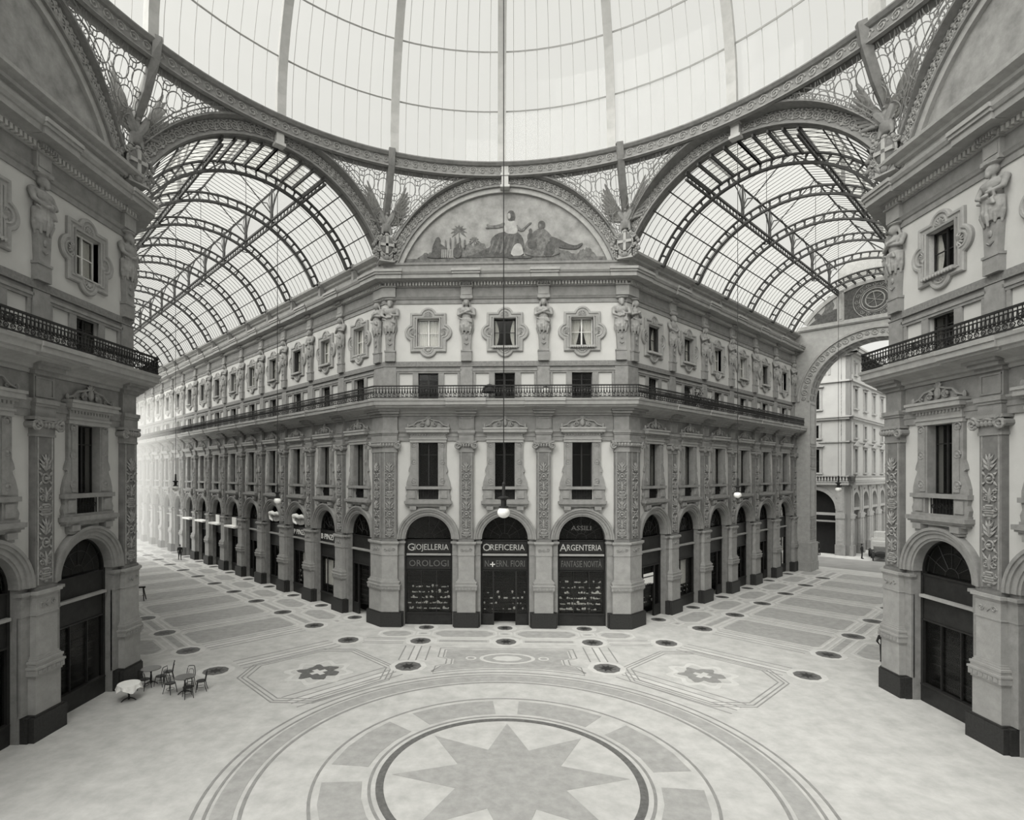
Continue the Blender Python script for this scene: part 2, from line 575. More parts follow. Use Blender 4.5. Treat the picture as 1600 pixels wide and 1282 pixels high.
def relief_parts(mb, P, z0, z1, w):
    """Candelabrum relief down a pilaster; P(x, d, z) turns shaft coordinates into points."""
    mb.tube([P(-w, 0, z0 - .1), P(w, 0, z0 - .1), P(w, 0, z1 + .1), P(-w, 0, z1 + .1)], .035, 4, True)
    def sp(x, z, r, hand, turns=1.3, tr=.03, a0=PI / 2):
        mb.tube([P(x + r * (1 - .8 * i / 11) * math.cos(a0 + hand * 2 * PI * turns * i / 11), .03, z + r * (1 - .8 * i / 11) * math.sin(a0 + hand * 2 * PI * turns * i / 11)) for i in range(12)], tr, 4)
    def leaf(x0, z0_, x1, z1_, t=.055):
        mb.tube([P(x0, .02, z0_), P((x0 + x1) / 2, .06, (z0_ + z1_) / 2), P(x1, .02, z1_)], [.02, t, .015], 4)
    z = z0
    k = 0
    while z < z1 - .62:
        kind = k % 4
        if kind == 0:      # vase with handles
            for r, h in ((.06, 0), (.13, .10), (.19, .2), (.2, .28), (.1, .38), (.15, .46)):
                mb.tube([P(-r, .03, z + h), P(r, .03, z + h)], .055, 4)
            for sg in (-1, 1):
                sp(sg * .25, z + .34, .09, sg)
                leaf(sg * .1, z + .05, sg * .3, z + .16)
            h = .55
        elif kind == 1:    # paired scrolls
            for sg in (-1, 1):
                sp(sg * .17, z + .16, .14, sg, 1.4, .035)
                sp(sg * .2, z + .42, .1, -sg, 1.2, .03)
                leaf(sg * .04, z + .3, sg * .3, z + .58, .04)
            mb.tube([P(0, .02, z), P(0, .05, z + .3), P(0, .02, z + .55)], [.05, .06, .02], 4)
            h = .6
        elif kind == 2:    # rosette between leaves
            mb.tube([P(.17 * math.cos(i * PI / 5), .03, z + .24 + .17 * math.sin(i * PI / 5)) for i in range(10)], .04, 4, True)
            mb.tube([P(-.07, .04, z + .24), P(.07, .04, z + .24)], .07, 5)
            for sg in (-1, 1):
                leaf(sg * .18, z + .34, sg * .3, z + .5); leaf(sg * .18, z + .14, sg * .3, z - .02)
            h = .5
        else:              # acanthus
            for sg in (-1, 1):
                leaf(0, z, sg * .26, z + .28, .07); leaf(0, z + .12, sg * .3, z + .46, .06); leaf(0, z + .25, sg * .16, z + .6, .05)
                mb.ball(P(sg * .28, .03, z + .06), (.05, .05, .05), 5, 4)
            mb.tube([P(0, .02, z), P(0, .06, z + .3), P(0, .02, z + .62)], [.04, .05, .03], 4)
            h = .64
        z += h + .04
        k += 1
def pil_relief_mesh():
    mb = MB()
    relief_parts(mb, lambda x, d, z: (x, -SHAFT_P - d, z), 5.85, 11.25, .34)
    return mb.mesh('carved_relief', 'relief')
def rosette_mesh():
    mb = MB()
    mb.prism([(-.12, 5.02), (0, 4.90), (.12, 5.02), (0, 5.14)], -.40, -.3)
    for sg in (-1, 1):
        mb.spiral((sg * .27, -.37, 5.02), .12, 1.3, .03, sg)
    for k in range(6):
        mb.box(-.6 + k * .21, -.6 + k * .21 + .13, -.52, -.4, 2.47, 2.61)
    return mb.mesh('carved_ornament', 'relief')
def capital_mesh():
    mb = MB()
    mb.cbox(0, .50, .30, 11.36, 11.46)
    mb.cbox(0, .47, .28, 11.46, 11.72)
    mb.cbox(0, .55, .36, 11.72, 11.84)
    for sg in (-1, 1):
        mb.spiral((sg * .57, -.42, 11.79), .23, 1.7, .065, sg, a0=PI / 2, n=5)
        mb.tube([(sg * .56, -.40, 11.80), (sg * .56, 0, 11.80)], .14, 8)
        mb.tube([(sg * .5, -.40, 11.98), (sg * .25, -.42, 11.9), (0, -.42, 11.95)], .05, 4)
    for k in range(-2, 3):
        mb.ball((k * .17, -.40, 11.8), (.075, .08, .12), 6, 4)
    mb.cbox(0, .66, .42, 11.98, 12.10)
    return mb.mesh('capital', 'stone')
def ent_block_mesh():
    mb = MB()
    mb.cbox(0, .49, .30, 12.10, 12.50)
    mb.cbox(0, .53, .35, 12.50, 12.60)
    mb.cbox(0, .57, .40, 12.60, 12.78)
    mb.cbox(0, .50, .24, 12.78, 13.70)
    for a, b, z0, z1 in ((-.44, -.36, 12.9, 13.6), (.36, .44, 12.9, 13.6), (-.44, .44, 12.86, 12.93), (-.44, .44, 13.55, 13.62)):
        mb.box(a, b, -.28, -.2, z0, z1)
    mb.cbox(0, .58, .36, 13.70, 13.85)
    mb.cbox(0, .66, .56, 13.85, 14.02)
    mb.cbox(0, .72, .72, 14.02, 14.2)
    return mb.mesh('entablature_block', 'stone')
def mezz_pilaster_mesh():
    mb = MB()
    mb.cbox(0, .40, .14, 14.75, 16.93)
    return mb.mesh('mezzanine_pilaster', 'stone')
def herm_base_mesh():
    mb = MB()
    mb.cbox(0, .34, .26, 17.3, 17.98)
    mb.cbox(0, .37, .29, 17.9, 18.0)
    mb.prism([(-.26, 18.0), (.26, 18.0), (.33, 19.15), (-.33, 19.15)], -.26, .05)
    mb.ball((0, -.28, 18.75), (.1, .06, .14), 6, 5)
    mb.tube([(-.15, -.27, 18.45), (0, -.3, 18.35), (.15, -.27, 18.45)], .03, 4)
    return mb.mesh('herm_pedestal', 'stone')
def frieze_block_mesh():
    mb = MB()
    mb.cbox(0, .40, .30, 21.36, 21.52)
    mb.cbox(0, .36, .24, 21.5, 22.12)
    mb.box(-.28, .28, -.27, -.2, 21.6, 22.0)
    mb.cbox(0, .42, .34, 22.12, 22.2)
    for k in range(7):
        mb.box(-.4 + k * .12, -.4 + k * .12 + .07, -.52, -.2, 22.22, 22.36)
    mb.cbox(0, .44, .44, 22.36, 22.46)
    mb.cbox(0, .86, .98, 22.46, 22.72)
    mb.cbox(0, .90, 1.06, 22.72, 22.86)
    mb.cbox(0, .93, 1.13, 22.86, 23.02)
    return mb.mesh('cornice_block', 'stone2')
def herm_statue_mesh(kind):
    mb = MB()
    rnd = random.Random(kind + 3)
    # drapery from the hips, gathered to hanging points
    for k in range(9):
        a = math.radians(-200 + k * 27.5) if False else math.radians(180 + k * 22.5)
        x, y = math.cos(a), math.sin(a)
        zb = .02 + .16 * (k % 2) + rnd.random() * .08
        mb.cap((.30 * x, -.12 + .20 * y, .92), (.34 * x, -.14 + .20 * y, zb + .35), .095, .075, 8)
        mb.cap((.36 * x, -.14 + .23 * y, zb + .35), (.28 * x, -.12 + .20 * y, zb), .075, .045, 8)
    mb.ball((0, -.10, .80), (.33, .23, .36), 12, 8)
    mb.cap((0, -.1, .8), (0, -.08, .15), .26, .16, 10)
    for k in range(5):
        mb.cap((-.40 + .05 * k, -.30 + .02 * k, .98 - .02 * k), (.30 - .02 * k, -.40, .72 + .05 * k), .05, .05, 7)
    mb.ball((0, -.12, 1.15), (.28, .21, .30), 12, 8)
    mb.ball((0, -.13, 1.46), (.36, .24, .28), 12, 8)
    if kind == 0:
        for sg in (-1, 1):
            mb.ball((sg * .15, -.33, 1.45), .105, 8, 6)
    mb.cap((-.36, -.1, 1.62), (.36, -.1, 1.62), .12, .12)
    mb.cap((0, -.12, 1.6), (0, -.17, 1.86), .09)
    mb.ball((0, -.22, 1.97), (.15, .17, .21), 12, 8)
    mb.cap((0, -.36, 1.99), (0, -.38, 1.94), .02, .03, 6)
    for sg in (-1, 1):
        mb.cap((sg * .42, -.1, 1.58), (sg * .46, -.24, 1.22), .115, .09)
    if kind == 0:       # arms crossed on the breast, veiled head
        mb.cap((-.46, -.24, 1.22), (.06, -.43, 1.40), .085, .055)
        mb.cap((.46, -.24, 1.22), (-.06, -.40, 1.34), .085, .055)
        mb.ball((.1, -.44, 1.42), (.07, .04, .06), 7, 5)
        mb.ball((0, -.13, 2.05), (.20, .18, .19), 12, 8)
        for sg in (-1, 1):
            mb.cap((sg * .17, -.12, 2.0), (sg * .22, -.08, 1.68), .06, .05)
    else:               # bearded, both hands on the knotted cloth
        mb.cap((-.46, -.24, 1.22), (-.12, -.42, 1.0), .085, .055)
        mb.cap((.46, -.24, 1.22), (.10, -.44, 1.18), .085, .055)
        mb.ball((0, -.44, 1.06), (.16, .07, .08), 8, 6)
        mb.ball((0, -.14, 2.04), (.19, .19, .19), 12, 8)
        mb.ball((0, -.33, 1.84), (.10, .08, .14), 8, 6)
        for k in range(4):
            mb.cap((-.38 + .02 * k, -.20, 1.62 - .03 * k), (.26, -.34 - .02 * k, 1.0 + .06 * k), .045, .045, 7)
    mb.ball((0, -.12, 2.25), (.34, .26, .08), 12, 6)
    return blob(mb, .025, 'statue', 'herm_statue', 1, .45)

# ---- wrought iron railing, L long, balcony edge at y = 0
def railing_mesh(L, centre=True):
    mb = MB()
    mb.box(-L / 2, L / 2, -.045, .045, 15.50, 15.58)
    mb.box(-L / 2, L / 2, -.025, .025, 15.36, 15.40)
    mb.box(-L / 2, L / 2, -.03, .03, 14.80, 14.85)
    mb.box(-L / 2, L / 2, -.02, .02, 15.06, 15.09)
    n = max(2, int(L / .17))
    for i in range(n):
        x = -L / 2 + L * (i + .5) / n
        mb.tube([(x, 0, 15.08), (x, 0, 15.16), (x, 0, 15.24), (x, 0, 15.38)], [.03, .065, .035, .03], 4)
        mb.box(x - .012, x + .012, -.012, .012, 15.38, 15.52)
    m = max(2, int(L / .27))
    for i in range(m):
        x = -L / 2 + L * (i + .5) / m
        mb.tube([(x + .1 * math.cos(a * PI / 4), 0, 14.955 + .095 * math.sin(a * PI / 4)) for a in range(8)], .018, 4, True)
        mb.spiral((x, 0, 14.955), .07, 1.2, .014, 1 if i % 2 else -1)
    if centre:
        for sg in (-1, 1):
            for k in range(3):
                mb.spiral((sg * (.12 + k * .14), 0, 15.2 + .09 * (k % 2)), .13, 1.5, .02, sg)
        mb.tube([(.2 * math.cos(a * PI / 5), 0, 15.23 + .14 * math.sin(a * PI / 5)) for a in range(10)], .035, 4, True)
        mb.ball((0, -.02, 15.23), (.1, .03, .1), 8, 5)
    return mb.mesh('railing', 'iron')

# ---- shop front filling the arch
def shop_frame_mesh(door):
    mb = MB()
    y = .30
    for sg in (-1, 1):
        a, b = sorted((sg * ARC_R, sg * (ARC_R - .12)))
        mb.box(a, b, y, y + .2, 0, ARC_Z)
    A = [(x, y, z) for x, z in arch_pts(1.58, ARC_Z, 24)]
    B = [(x, y, z) for x, z in arch_pts(1.46, ARC_Z, 24)]
    mb.slabring(A, B, (0, .2, 0))
    mb.box(-1.5, 1.5, y, y + .15, 5.53, 5.60)
    mb.box(-1.5, 1.5, y, y + .15, 3.55, 3.62)
    mb.box(-1.5, 1.5, y + .05, y + .2, 3.6, 5.55)
    if door:
        for x in (-.75, .75):
            mb.box(x - .05, x + .05, y, y + .15, 0, 3.55)
        for sg in (-1, 1):
            a, b = sorted((sg * .8, sg * 1.5))
            mb.box(a, b, y, y + .15, 0, .75)
    else:
        mb.box(-1.5, 1.5, y - .02, y + .2, 0, .72)
        mb.box(-1.5, 1.5, y - .08, y + .2, .72, .80)
        for x in (-.5, .5):
            mb.box(x - .02, x + .02, y + .02, y + .1, .8, 3.55)
    return mb.mesh('shop_frame', 'wood')
def fan_mesh():
    mb = MB()
    mb.prism(arch_pts(1.47, ARC_Z, 20), .385, .395)
    return mb.mesh('fanlight', 'pane')
def fanbars_mesh():
    mb = MB()
    for k in range(1, 6):
        a = PI * k / 6
        mb.tube([(.35 * math.cos(a), .37, ARC_Z + .35 * math.sin(a)), (1.47 * math.cos(a), .37, ARC_Z + 1.47 * math.sin(a))], .018, 4)
    mb.tube([(x, .37, z) for x, z in arch_pts(.35, ARC_Z, 10)], .018, 4)
    mb.tube([(x, .37, z) for x, z in arch_pts(.95, ARC_Z, 14)], .014, 4)
    return mb.mesh('fanlight_bars', 'wood')
def goods_mesh(seed):
    rnd = random.Random(seed)
    mb = MB()
    for j in range(7):
        z = .95 + j * .36
        mb.box(-1.4, 1.4, .62, .8, z - .03, z)
    return mb.mesh('display_shelves', 'dark')
def jewels_mesh(seed, dens=1.0, zmax=2.9):
    rnd = random.Random(seed)
    mb = MB()
    for j in range(7):
        z = .95 + j * .36
        if z > zmax:
            break
        n = int((30 - 4 * j) * dens)
        for i in range(n):
            x = rnd.uniform(-1.35, 1.35)
            s = rnd.uniform(.025, .075) * (1.4 if rnd.random() < .12 else 1)
            k = rnd.random()
            if k < .35:
                mb.lathe([(s * .5, 0), (s * .3, s * .5), (s, s * 1.2), (s * .7, s * 2.2)], 6, (x, .66, z))
            elif k < .7:
                mb.ball((x, .66, z + s), (s, s * .4, s), 6, 4)
            else:
                mb.box(x - s * 1.5, x + s * 1.5, .62, .66, z, z + s)
    return mb.mesh('jewellery', 'goods')
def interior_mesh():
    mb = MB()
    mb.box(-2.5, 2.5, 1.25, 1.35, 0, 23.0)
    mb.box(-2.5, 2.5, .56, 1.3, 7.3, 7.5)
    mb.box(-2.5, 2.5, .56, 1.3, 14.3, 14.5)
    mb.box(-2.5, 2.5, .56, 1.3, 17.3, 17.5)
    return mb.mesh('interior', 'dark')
def sign_beam_mesh():
    mb = MB()
    mb.box(-1.46, 1.46, .14, .34, 4.58, 4.70)
    return mb.mesh('shop_crossbar', 'stone2')

PM = dict(
    wall=wall_mesh(), pwall0=pier_wall_mesh(-1), pwall1=pier_wall_mesh(1), archivolt=archivolt_mesh(), wsur=window_surround_mesh(), whead=window_head_mesh(), ped=pediment_mesh(),
    quat=quat_mesh(), fsill=flower_sill_mesh(), mezz=mezz_mesh(),
    w1=win_frame(.65, 9.1, 12.0, .25, True, (11.2,), .05).mesh('window', 'wood'), w1p=pane_mesh(.62, 9.1, 11.98, .26),
    grille=None,
    wm=win_frame(.66, 14.75, 16.54, .2, True, (16.1,), .06).mesh('window', 'wood'), wmp=pane_mesh(.62, 14.78, 16.5, .21),
    wq=win_frame(.715, 18.27, 20.1, .24, True, (19.2,), .07).mesh('window', 'paint'), wqd=win_frame(.715, 18.27, 20.1, .24, True, (19.2,), .07).mesh('window', 'wood'),
    wqp=pane_mesh(.68, 18.3, 20.05, .25),
    cu0=curtain_mesh('lace'), cu1=curtain_mesh('aside'), cu2=curtain_mesh('parted'),
    base=stack_mesh('pier_base', [(0, .93, .875, .30), (0, .9, .80, .50), (.9, .97, .70, .45)], 'granite'),
    pedestal=stack_mesh('pedestal', pedestal_levels(), 'stone2'), flank=stack_mesh('arch_pier', flank_levels(), 'stone'),
    shaft=stack_mesh('pilaster_shaft', [(5.54, 5.66, .51, .32), (5.66, 11.36, SHAFT_W, SHAFT_P)], 'shaft'),
    relief=pil_relief_mesh(), rosette=rosette_mesh(), capital=capital_mesh(), ent=ent_block_mesh(), mezzpil=mezz_pilaster_mesh(),
    hbase=herm_base_mesh(), fblock=frieze_block_mesh(), st0=herm_statue_mesh(0), st1=herm_statue_mesh(1),
    rail5=railing_mesh(5.0), sf0=shop_frame_mesh(False), sf1=shop_frame_mesh(True), fan=fan_mesh(), fanbars=fanbars_mesh(),
    shelves=goods_mesh(1), interior=interior_mesh(), beam=sign_beam_mesh(),
    shopglass=pane_mesh(1.48, .78, 3.55, .42), doorglass=pane_mesh(1.48, .75, 3.55, .42),
)
g = MB()
for k in range(9):
    x = -.66 + k * .165
    g.box(x - .015, x + .015, .02, .05, 8.28, 8.94)
for k in range(4):
    g.spiral((-.5 + k * .33, .03, 8.6), .14, 1.4, .02, 1 if k % 2 else -1)
g.box(-.735, .735, .12, .14, 8.26, 8.96)
PM['grille'] = g.mesh('window_grille', 'iron')

def add_bay(bld, W, i, door=False, lod=0, goods=True):
    """One bay: wall, arch, shop front, three storeys of windows, railing. W puts the bay's foot in the world."""
    A = lambda n, k, par=bld: put(n, PM[k], par, W)
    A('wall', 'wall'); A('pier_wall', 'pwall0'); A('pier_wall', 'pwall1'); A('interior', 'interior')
    A('arch_moulding', 'archivolt')
    sf = A('shop_front', 'sf1' if door else 'sf0')
    A('pane', 'shopglass', sf); A('fanlight', 'fan', sf)
    if lod < 2:
        A('fanlight_bars', 'fanbars', sf)
        A('shelf', 'shelves', sf)
    A('shop_crossbar', 'beam', sf)
    ws = A('window_surround', 'wsur')
    A('window_cornice', 'whead', ws); A('window_pediment', 'ped', ws)
    w = A('window', 'w1'); A('pane', 'w1p', w)
    A('window_grille', 'grille')
    A('mezzanine_frame', 'mezz')
    w = A('window', 'wm'); A('pane', 'wmp', w)
    qs = A('window_surround', 'quat')
    v = [0, 1, 2, 0, 2, 1, 1, 0, 2, 1, 0, 1, 2, 0][i % 14]
    if v:
        A('window_sill', 'fsill', qs)
    w = A('window', 'wqd' if v == 1 else 'wq')
    A('pane', 'wqp', w)
    A('curtain', ('cu0', 'cu1', 'cu2')[v], w)

def add_pilaster(bld, W, k, lod=0, upper=True):
    A = lambda n, key, par=bld: put(n, PM[key], par, W)
    A('pier_base', 'base'); A('arch_pier', 'flank')
    p = A('pedestal', 'pedestal'); A('carved_ornament', 'rosette', p)['kind'] = 'stuff'
    s = A('pilaster_shaft', 'shaft')
    A('carved_relief', 'relief', s)['kind'] = 'stuff'
    A('capital', 'capital'); A('entablature_block', 'ent'); A('mezzanine_pilaster', 'mezzpil')
    h = A('herm_pedestal', 'hbase')
    put('herm_statue', PM['st1' if k % 3 == 1 else 'st0'], h, W @ T(0, 0, 19.02, 0, 1.14, 1.1, 1.03))
    A('cornice_block', 'fblock')
# ---------------------------------------------------------------- floor with its inlaid mosaic
fl = MB()
fl.box(-75, 75, -46, 75, -.3, 0)
floor = put('floor', fl.mesh('floor', 'floor'), None, Matrix.Identity(4), kind='structure')
def inlay(name, poly, m, h=.006):
    mb = MB()
    mb.prismz(poly, -.01, h)
    return put(name, mb.mesh(name, m), floor, Matrix.Identity(4))
def inlay_ring(name, outer, inner, m, h=.007):
    mb = MB()
    n = len(outer)
    mb.strip([(x, y, h) for x, y in outer], [(x, y, h) for x, y in inner], True)
    mb.strip([(x, y, h) for x, y in outer], [(x, y, -.01) for x, y in outer], True)
    mb.strip([(x, y, h) for x, y in inner], [(x, y, -.01) for x, y in inner], True)
    return put(name, mb.mesh(name, m), floor, Matrix.Identity(4))
def ngon(c, r, n=10, a0=0.0, ry=None):
    return [(c[0] + r * math.cos(a0 + 2 * PI * i / n), c[1] + (ry or r) * math.sin(a0 + 2 * PI * i / n)) for i in range(n)]
class Fr:                                               # a face of the plan: u runs along it to the right, d stands off it into the gallery
    def __init__(s, org, rz, n):
        s.o = Vector(org); s.rz = rz
        s.e = Vector((math.cos(rz), math.sin(rz))); s.n = Vector((math.sin(rz), -math.cos(rz)))
    def p(s, u, d): return tuple(s.o + s.e * u + s.n * d)
    def poly(s, L): return [s.p(u, d) for u, d in L]
FC = Fr((0, 0), 0, 0)
FL = Fr(CL, -PI / 4, 0)     # u = -t
FR_ = Fr(CR, PI / 4, 0)     # u = t
def medallion(c, r=.62):
    if not hasattr(medallion, 'me'):
        a = MB(); a.prismz(ngon((0, 0), .62, 10), -.01, .010); medallion.me = a.mesh('mosaic_medallion', 'medal')
        b = MB(); st = []
        for i in range(16):
            rr = .44 if i % 2 else .2
            st.append((rr * math.cos(PI * i / 8), rr * math.sin(PI * i / 8)))
        b.prismz(st, .005, .014); medallion.star = b.mesh('mosaic_star', 'granite')
        medallion.rim = None
    o = put('mosaic_medallion', medallion.me, floor, T(c[0], c[1], 0, 0, r / .62, r / .62))
    put('mosaic_star', medallion.star, o, T(c[0], c[1], 0, 0, r / .62, r / .62))
    inlay_ring('mosaic_border', ngon(c, r + .3, 10), ngon(c, r + .02, 10), 'pale', .008)
def rect_panel(F, u0, u1, d0, d1, cut=0.0, fill='panel', line=True):
    def R(k):
        c = cut
        a, b, e, f = u0 + k, u1 - k, d0 + k, d1 - k
        if c > 0:
            return F.poly([(a + c, e), (b - c, e), (b, e + c), (b, f - c), (b - c, f), (a + c, f), (a, f - c), (a, e + c)])
        return F.poly([(a, e), (b, e), (b, f), (a, f)])
    inlay('mosaic_panel', R(.12 if line else 0), fill)
    if line:
        inlay_ring('mosaic_border', R(-.14), R(.0), 'pale', .009)
def band(p, q, w0, name='mosaic_band'):
    p = Vector(p); q = Vector(q)
    d = (q - p).normalized()
    n = Vector((-d.y, d.x))
    L = (q - p).length
    p2, q2 = p + d * .95, q - d * .95
    if (q2 - p2).dot(d) < .5:
        return
    for a, b, m in ((-w0, -w0 + .07, 'line'), (w0 - .07, w0, 'line'), (-.16, .16, 'pale'), (-.24, -.17, 'line'), (.17, .24, 'line')):
        inlay(name, [tuple(p2 + n * a), tuple(q2 + n * a), tuple(q2 + n * b), tuple(p2 + n * b)], m, .005 if m == 'pale' else .0055)
# in front of the middle front
for u in (-5.08, 0, 5.08):
    medallion(FC.p(u, 3.35))
    medallion(FC.p(u, .42), .5)
    rect_panel(FC, u - .3, u + .3, 1.55, 2.0, 0)
for u in (-2.54, 2.54):
    rect_panel(FC, u - 1.9, u + 1.9, 1.0, 2.55, .5)
    rect_panel(FC, u - 1.55, u + 1.55, 3.0, 3.6, 0, 'panel')
medallion((-9.42, -3.34)); medallion((9.4, -3.28))
medallion((-5.15, -7.72), .68); medallion((5.05, -7.68), .68)
medallion((-14.75, -8.75)); medallion((14.7, -8.35))
for sg in (-1, 1):
    rect_panel(FC, sg * 6.2 - 1.0 + sg * .55, sg * 6.2 + 1.0 + sg * .55, 1.2, 2.5, .4)
    band((sg * 5.08, -3.35), (sg * 5.1, -7.7), .75)
    band((sg * 9.4, -3.3), (sg * 14.7, -8.5), .75)
    band((sg * 5.08, -3.35), (sg * 9.4, -3.3), .55)
    band((sg * 5.1, -7.7), (sg * 10.3, -13.1), .75)
# ornate panel before the middle front: stepped outline, curved towards the centre
def stepped(k):
    a = [(-3.9 + k, -4.5 - k), (3.9 - k, -4.5 - k), (3.9 - k, -6.2), (3.4 - k, -6.5), (3.4 - k, -7.3), (3.9 - k, -7.6)]
    arc = []
    r = 9.9 + k
    for i in range(13):
        t = math.radians(22 - 44 * i / 12)
        arc.append((CEN.x + .2 + r * math.sin(t), CEN.y + r * math.cos(t)))
    b = [(-3.9 + k, -7.6), (-3.4 + k, -7.3), (-3.4 + k, -6.5), (-3.9 + k, -6.2)]
    return a + arc + b
inlay('mosaic_panel', stepped(.55), 'panel', .005)
inlay_ring('mosaic_border', stepped(.12), stepped(.19), 'line', .006)
inlay_ring('mosaic_border', stepped(.40), stepped(.47), 'line', .006)
inlay_ring('mosaic_border', ngon((0, -6.35), 1.5, 28, 0, .85), ngon((0, -6.35), 1.3, 28, 0, .7), 'pale', .008)
inlay('mosaic_panel', ngon((0, -6.35), .8, 8, 0, .42), 'pale', .009)
for sg in (-1, 1):
    inlay_ring('mosaic_border', ngon((sg * 1.95, -6.35), .3, 12), ngon((sg * 1.95, -6.35), .2, 12), 'pale', .008)
# crosses before the two arms
for c, sg in (((-9.5, -8.75), -1), ((9.55, -8.5), 1)):
    a0 = PI / 4
    out = []
    for i in range(64):
        t = 2 * PI * i / 64
        r = 1.55 + .22 * math.cos(8 * t)
        out.append((c[0] + r * math.cos(t), c[1] + r * math.sin(t)))
    inl = [(c[0] + (x - c[0]) * .8, c[1] + (y - c[1]) * .8) for x, y in out]
    inlay_ring('mosaic_border', out, inl, 'pale', .008)
    blobp = []
    for i in range(48):
        t = 2 * PI * i / 48
        r = .95 + .16 * math.cos(6 * t + 1) + .08 * math.sin(11 * t)
        blobp.append((c[0] + r * math.cos(t), c[1] + r * math.sin(t)))
    inlay('mosaic_shield', blobp, 'medal' if sg < 0 else 'line', .010)
    cr = []
    w, l = .14, .42
    for x, y in [(-w, -l), (w, -l), (w, -w), (l, -w), (l, w), (w, w), (w, l), (-w, l), (-w, w), (-l, w), (-l, -w), (-w, -w)]:
        cr.append((c[0] + x * S - y * S * sg, c[1] + x * S * sg + y * S))
    inlay('mosaic_cross', cr, 'pale', .014)
    for k, r in ((0, 3.3), (1, 3.55), (2, 3.75)):
        o = [(c[0] + r * sx_, c[1] + r * sy_) for sx_, sy_ in ((-.25, 1.0), (-1.0, .25), (-1.0, -.25), (-.25, -1), (.25, -1), (1, -.25), (1, .25), (.25, 1.0))]
        i_ = [(c[0] + (r - .07) * sx_, c[1] + (r - .07) * sy_) for sx_, sy_ in ((-.25, 1.0), (-1.0, .25), (-1.0, -.25), (-.25, -1), (.25, -1), (1, -.25), (1, .25), (.25, 1.0))]
        inlay_ring('mosaic_border', o, i_, 'line', .006)
# great circle in the middle of the crossing
for r0, r1, m in ((8.2, 8.32, 'line'), (8.45, 9.1, 'panel'), (9.2, 9.3, 'line'), (9.55, 9.65, 'line'), (6.3, 6.4, 'line'), (4.1, 4.35, 'medal'), (4.5, 4.6, 'line')):
    inlay_ring('mosaic_ring', ngon(CEN, r1, 96), ngon(CEN, r0, 96), m, .006)
for k in range(8):
    a = PI / 8 + k * PI / 4
    inlay('mosaic_panel', [(CEN.x + r * math.cos(a + d), CEN.y + r * math.sin(a + d)) for r, d in ((4.8, -.3), (6.1, -.3), (6.1, -.1), (6.1, .1), (6.1, .3), (4.8, .3), (4.8, .1), (4.8, -.1))], 'panel')
st = []
for i in range(16):
    r = 3.9 if i % 2 == 0 else 1.9
    st.append((CEN.x + r * math.cos(PI * i / 8), CEN.y + r * math.sin(PI * i / 8)))
inlay('mosaic_star', st, 'panel')
# the two arms
def arm_floor(F, sg, first, pitch, n, width):
    for k in range(n):
        t = first + k * pitch
        u = sg * t
        medallion(F.p(u, 3.45)); medallion(F.p(u, width - 3.45))
        medallion(F.p(u, .42), .5); medallion(F.p(u, width - .42), .5)
        band(F.p(u, 3.45), F.p(u, width - 3.45), .72)
        a, b = sorted((sg * (t + .85), sg * (t + pitch - .85)))
        rect_panel(F, a, b, 4.15, width - 4.15, .25)
        for d0, d1 in ((1.0, 2.55), (width - 2.55, width - 1.0)):
            rect_panel(F, a - .15, b + .15, d0, d1, .5)
        for d0, d1 in ((3.1, 3.7), (width - 3.7, width - 3.1)):
            rect_panel(F, a, b, d0, d1, 0)
        rect_panel(F, u - .3, u + .3, 1.55, 2.0, 0)
arm_floor(FL, -1, 3.07, PL, 12, LW)
arm_floor(FR_, 1, 3.31, PR, 6, RW)
# pavement and roadway outside the right arm
FS = Fr(RT(0), PI / 4, 0)
rd = MB(); rd.prismz(FS.poly([(36.2, -40), (44.5, -40), (44.5, 60), (36.2, 60)]), -.02, .004)
put('trim_1', rd.mesh('roadway', 'road'), None, Matrix.Identity(4), kind='structure')
rd = MB(); rd.prismz(FS.poly([(44.5, 4.2), (100, 4.2), (100, 11), (44.5, 11)]), -.02, .005)
put('trim_2', rd.mesh('roadway', 'road'), None, Matrix.Identity(4), kind='structure')

# ---------------------------------------------------------------- mouldings run along the fronts, mitred at the corners
PROF = dict(
    architrave=('stone', [(-.05, 12.1), (.10, 12.1), (.10, 12.36), (.14, 12.38), (.14, 12.56), (.18, 12.62), (.24, 12.70), (.24, 12.78), (-.05, 12.78)]),
    frieze=('stone', [(-.05, 12.78), (.05, 12.78), (.05, 13.72), (-.05, 13.72)]),
    balcony=('stone2', [(-.05, 13.72), (.14, 13.74), (.18, 13.86), (.34, 13.90), (.38, 14.02), (.55, 14.10), (.98, 14.2), (1.02, 14.30), (1.14, 14.34), (1.16, 14.56), (1.22, 14.60), (1.24, 14.72), (-.05, 14.75)]),
    string_course=('band', [(-.05, 16.93), (.17, 16.95), (.17, 17.01), (.07, 17.03), (.07, 17.3), (-.05, 17.3)]),
    upper_architrave=('stone', [(-.05, 21.08), (.06, 21.08), (.06, 21.32), (.12, 21.36), (.16, 21.44), (.2, 21.5), (-.05, 21.5)]),
    upper_frieze=('stone', [(-.05, 21.5), (.06, 21.5), (.06, 22.14), (-.05, 22.14)]),
    cornice=('stone2', [(-.05, 22.14), (.14, 22.14), (.18, 22.22), (.2, 22.22), (.2, 22.36), (.34, 22.4), (.36, 22.46), (.86, 22.5), (.88, 22.72), (.94, 22.74), (1.02, 22.86), (1.05, 23.0), (.9, 23.04), (-.05, 23.1)]),
    attic=('attic', [(-.3, 23.02), (.30, 23.04), (.30, 23.2), (.14, 23.26), (.12, 23.8), (.3, 23.86), (.34, 23.98), (.5, 24.04), (.66, 24.12), (.68, 24.26), (-.3, 24.3)]),
)
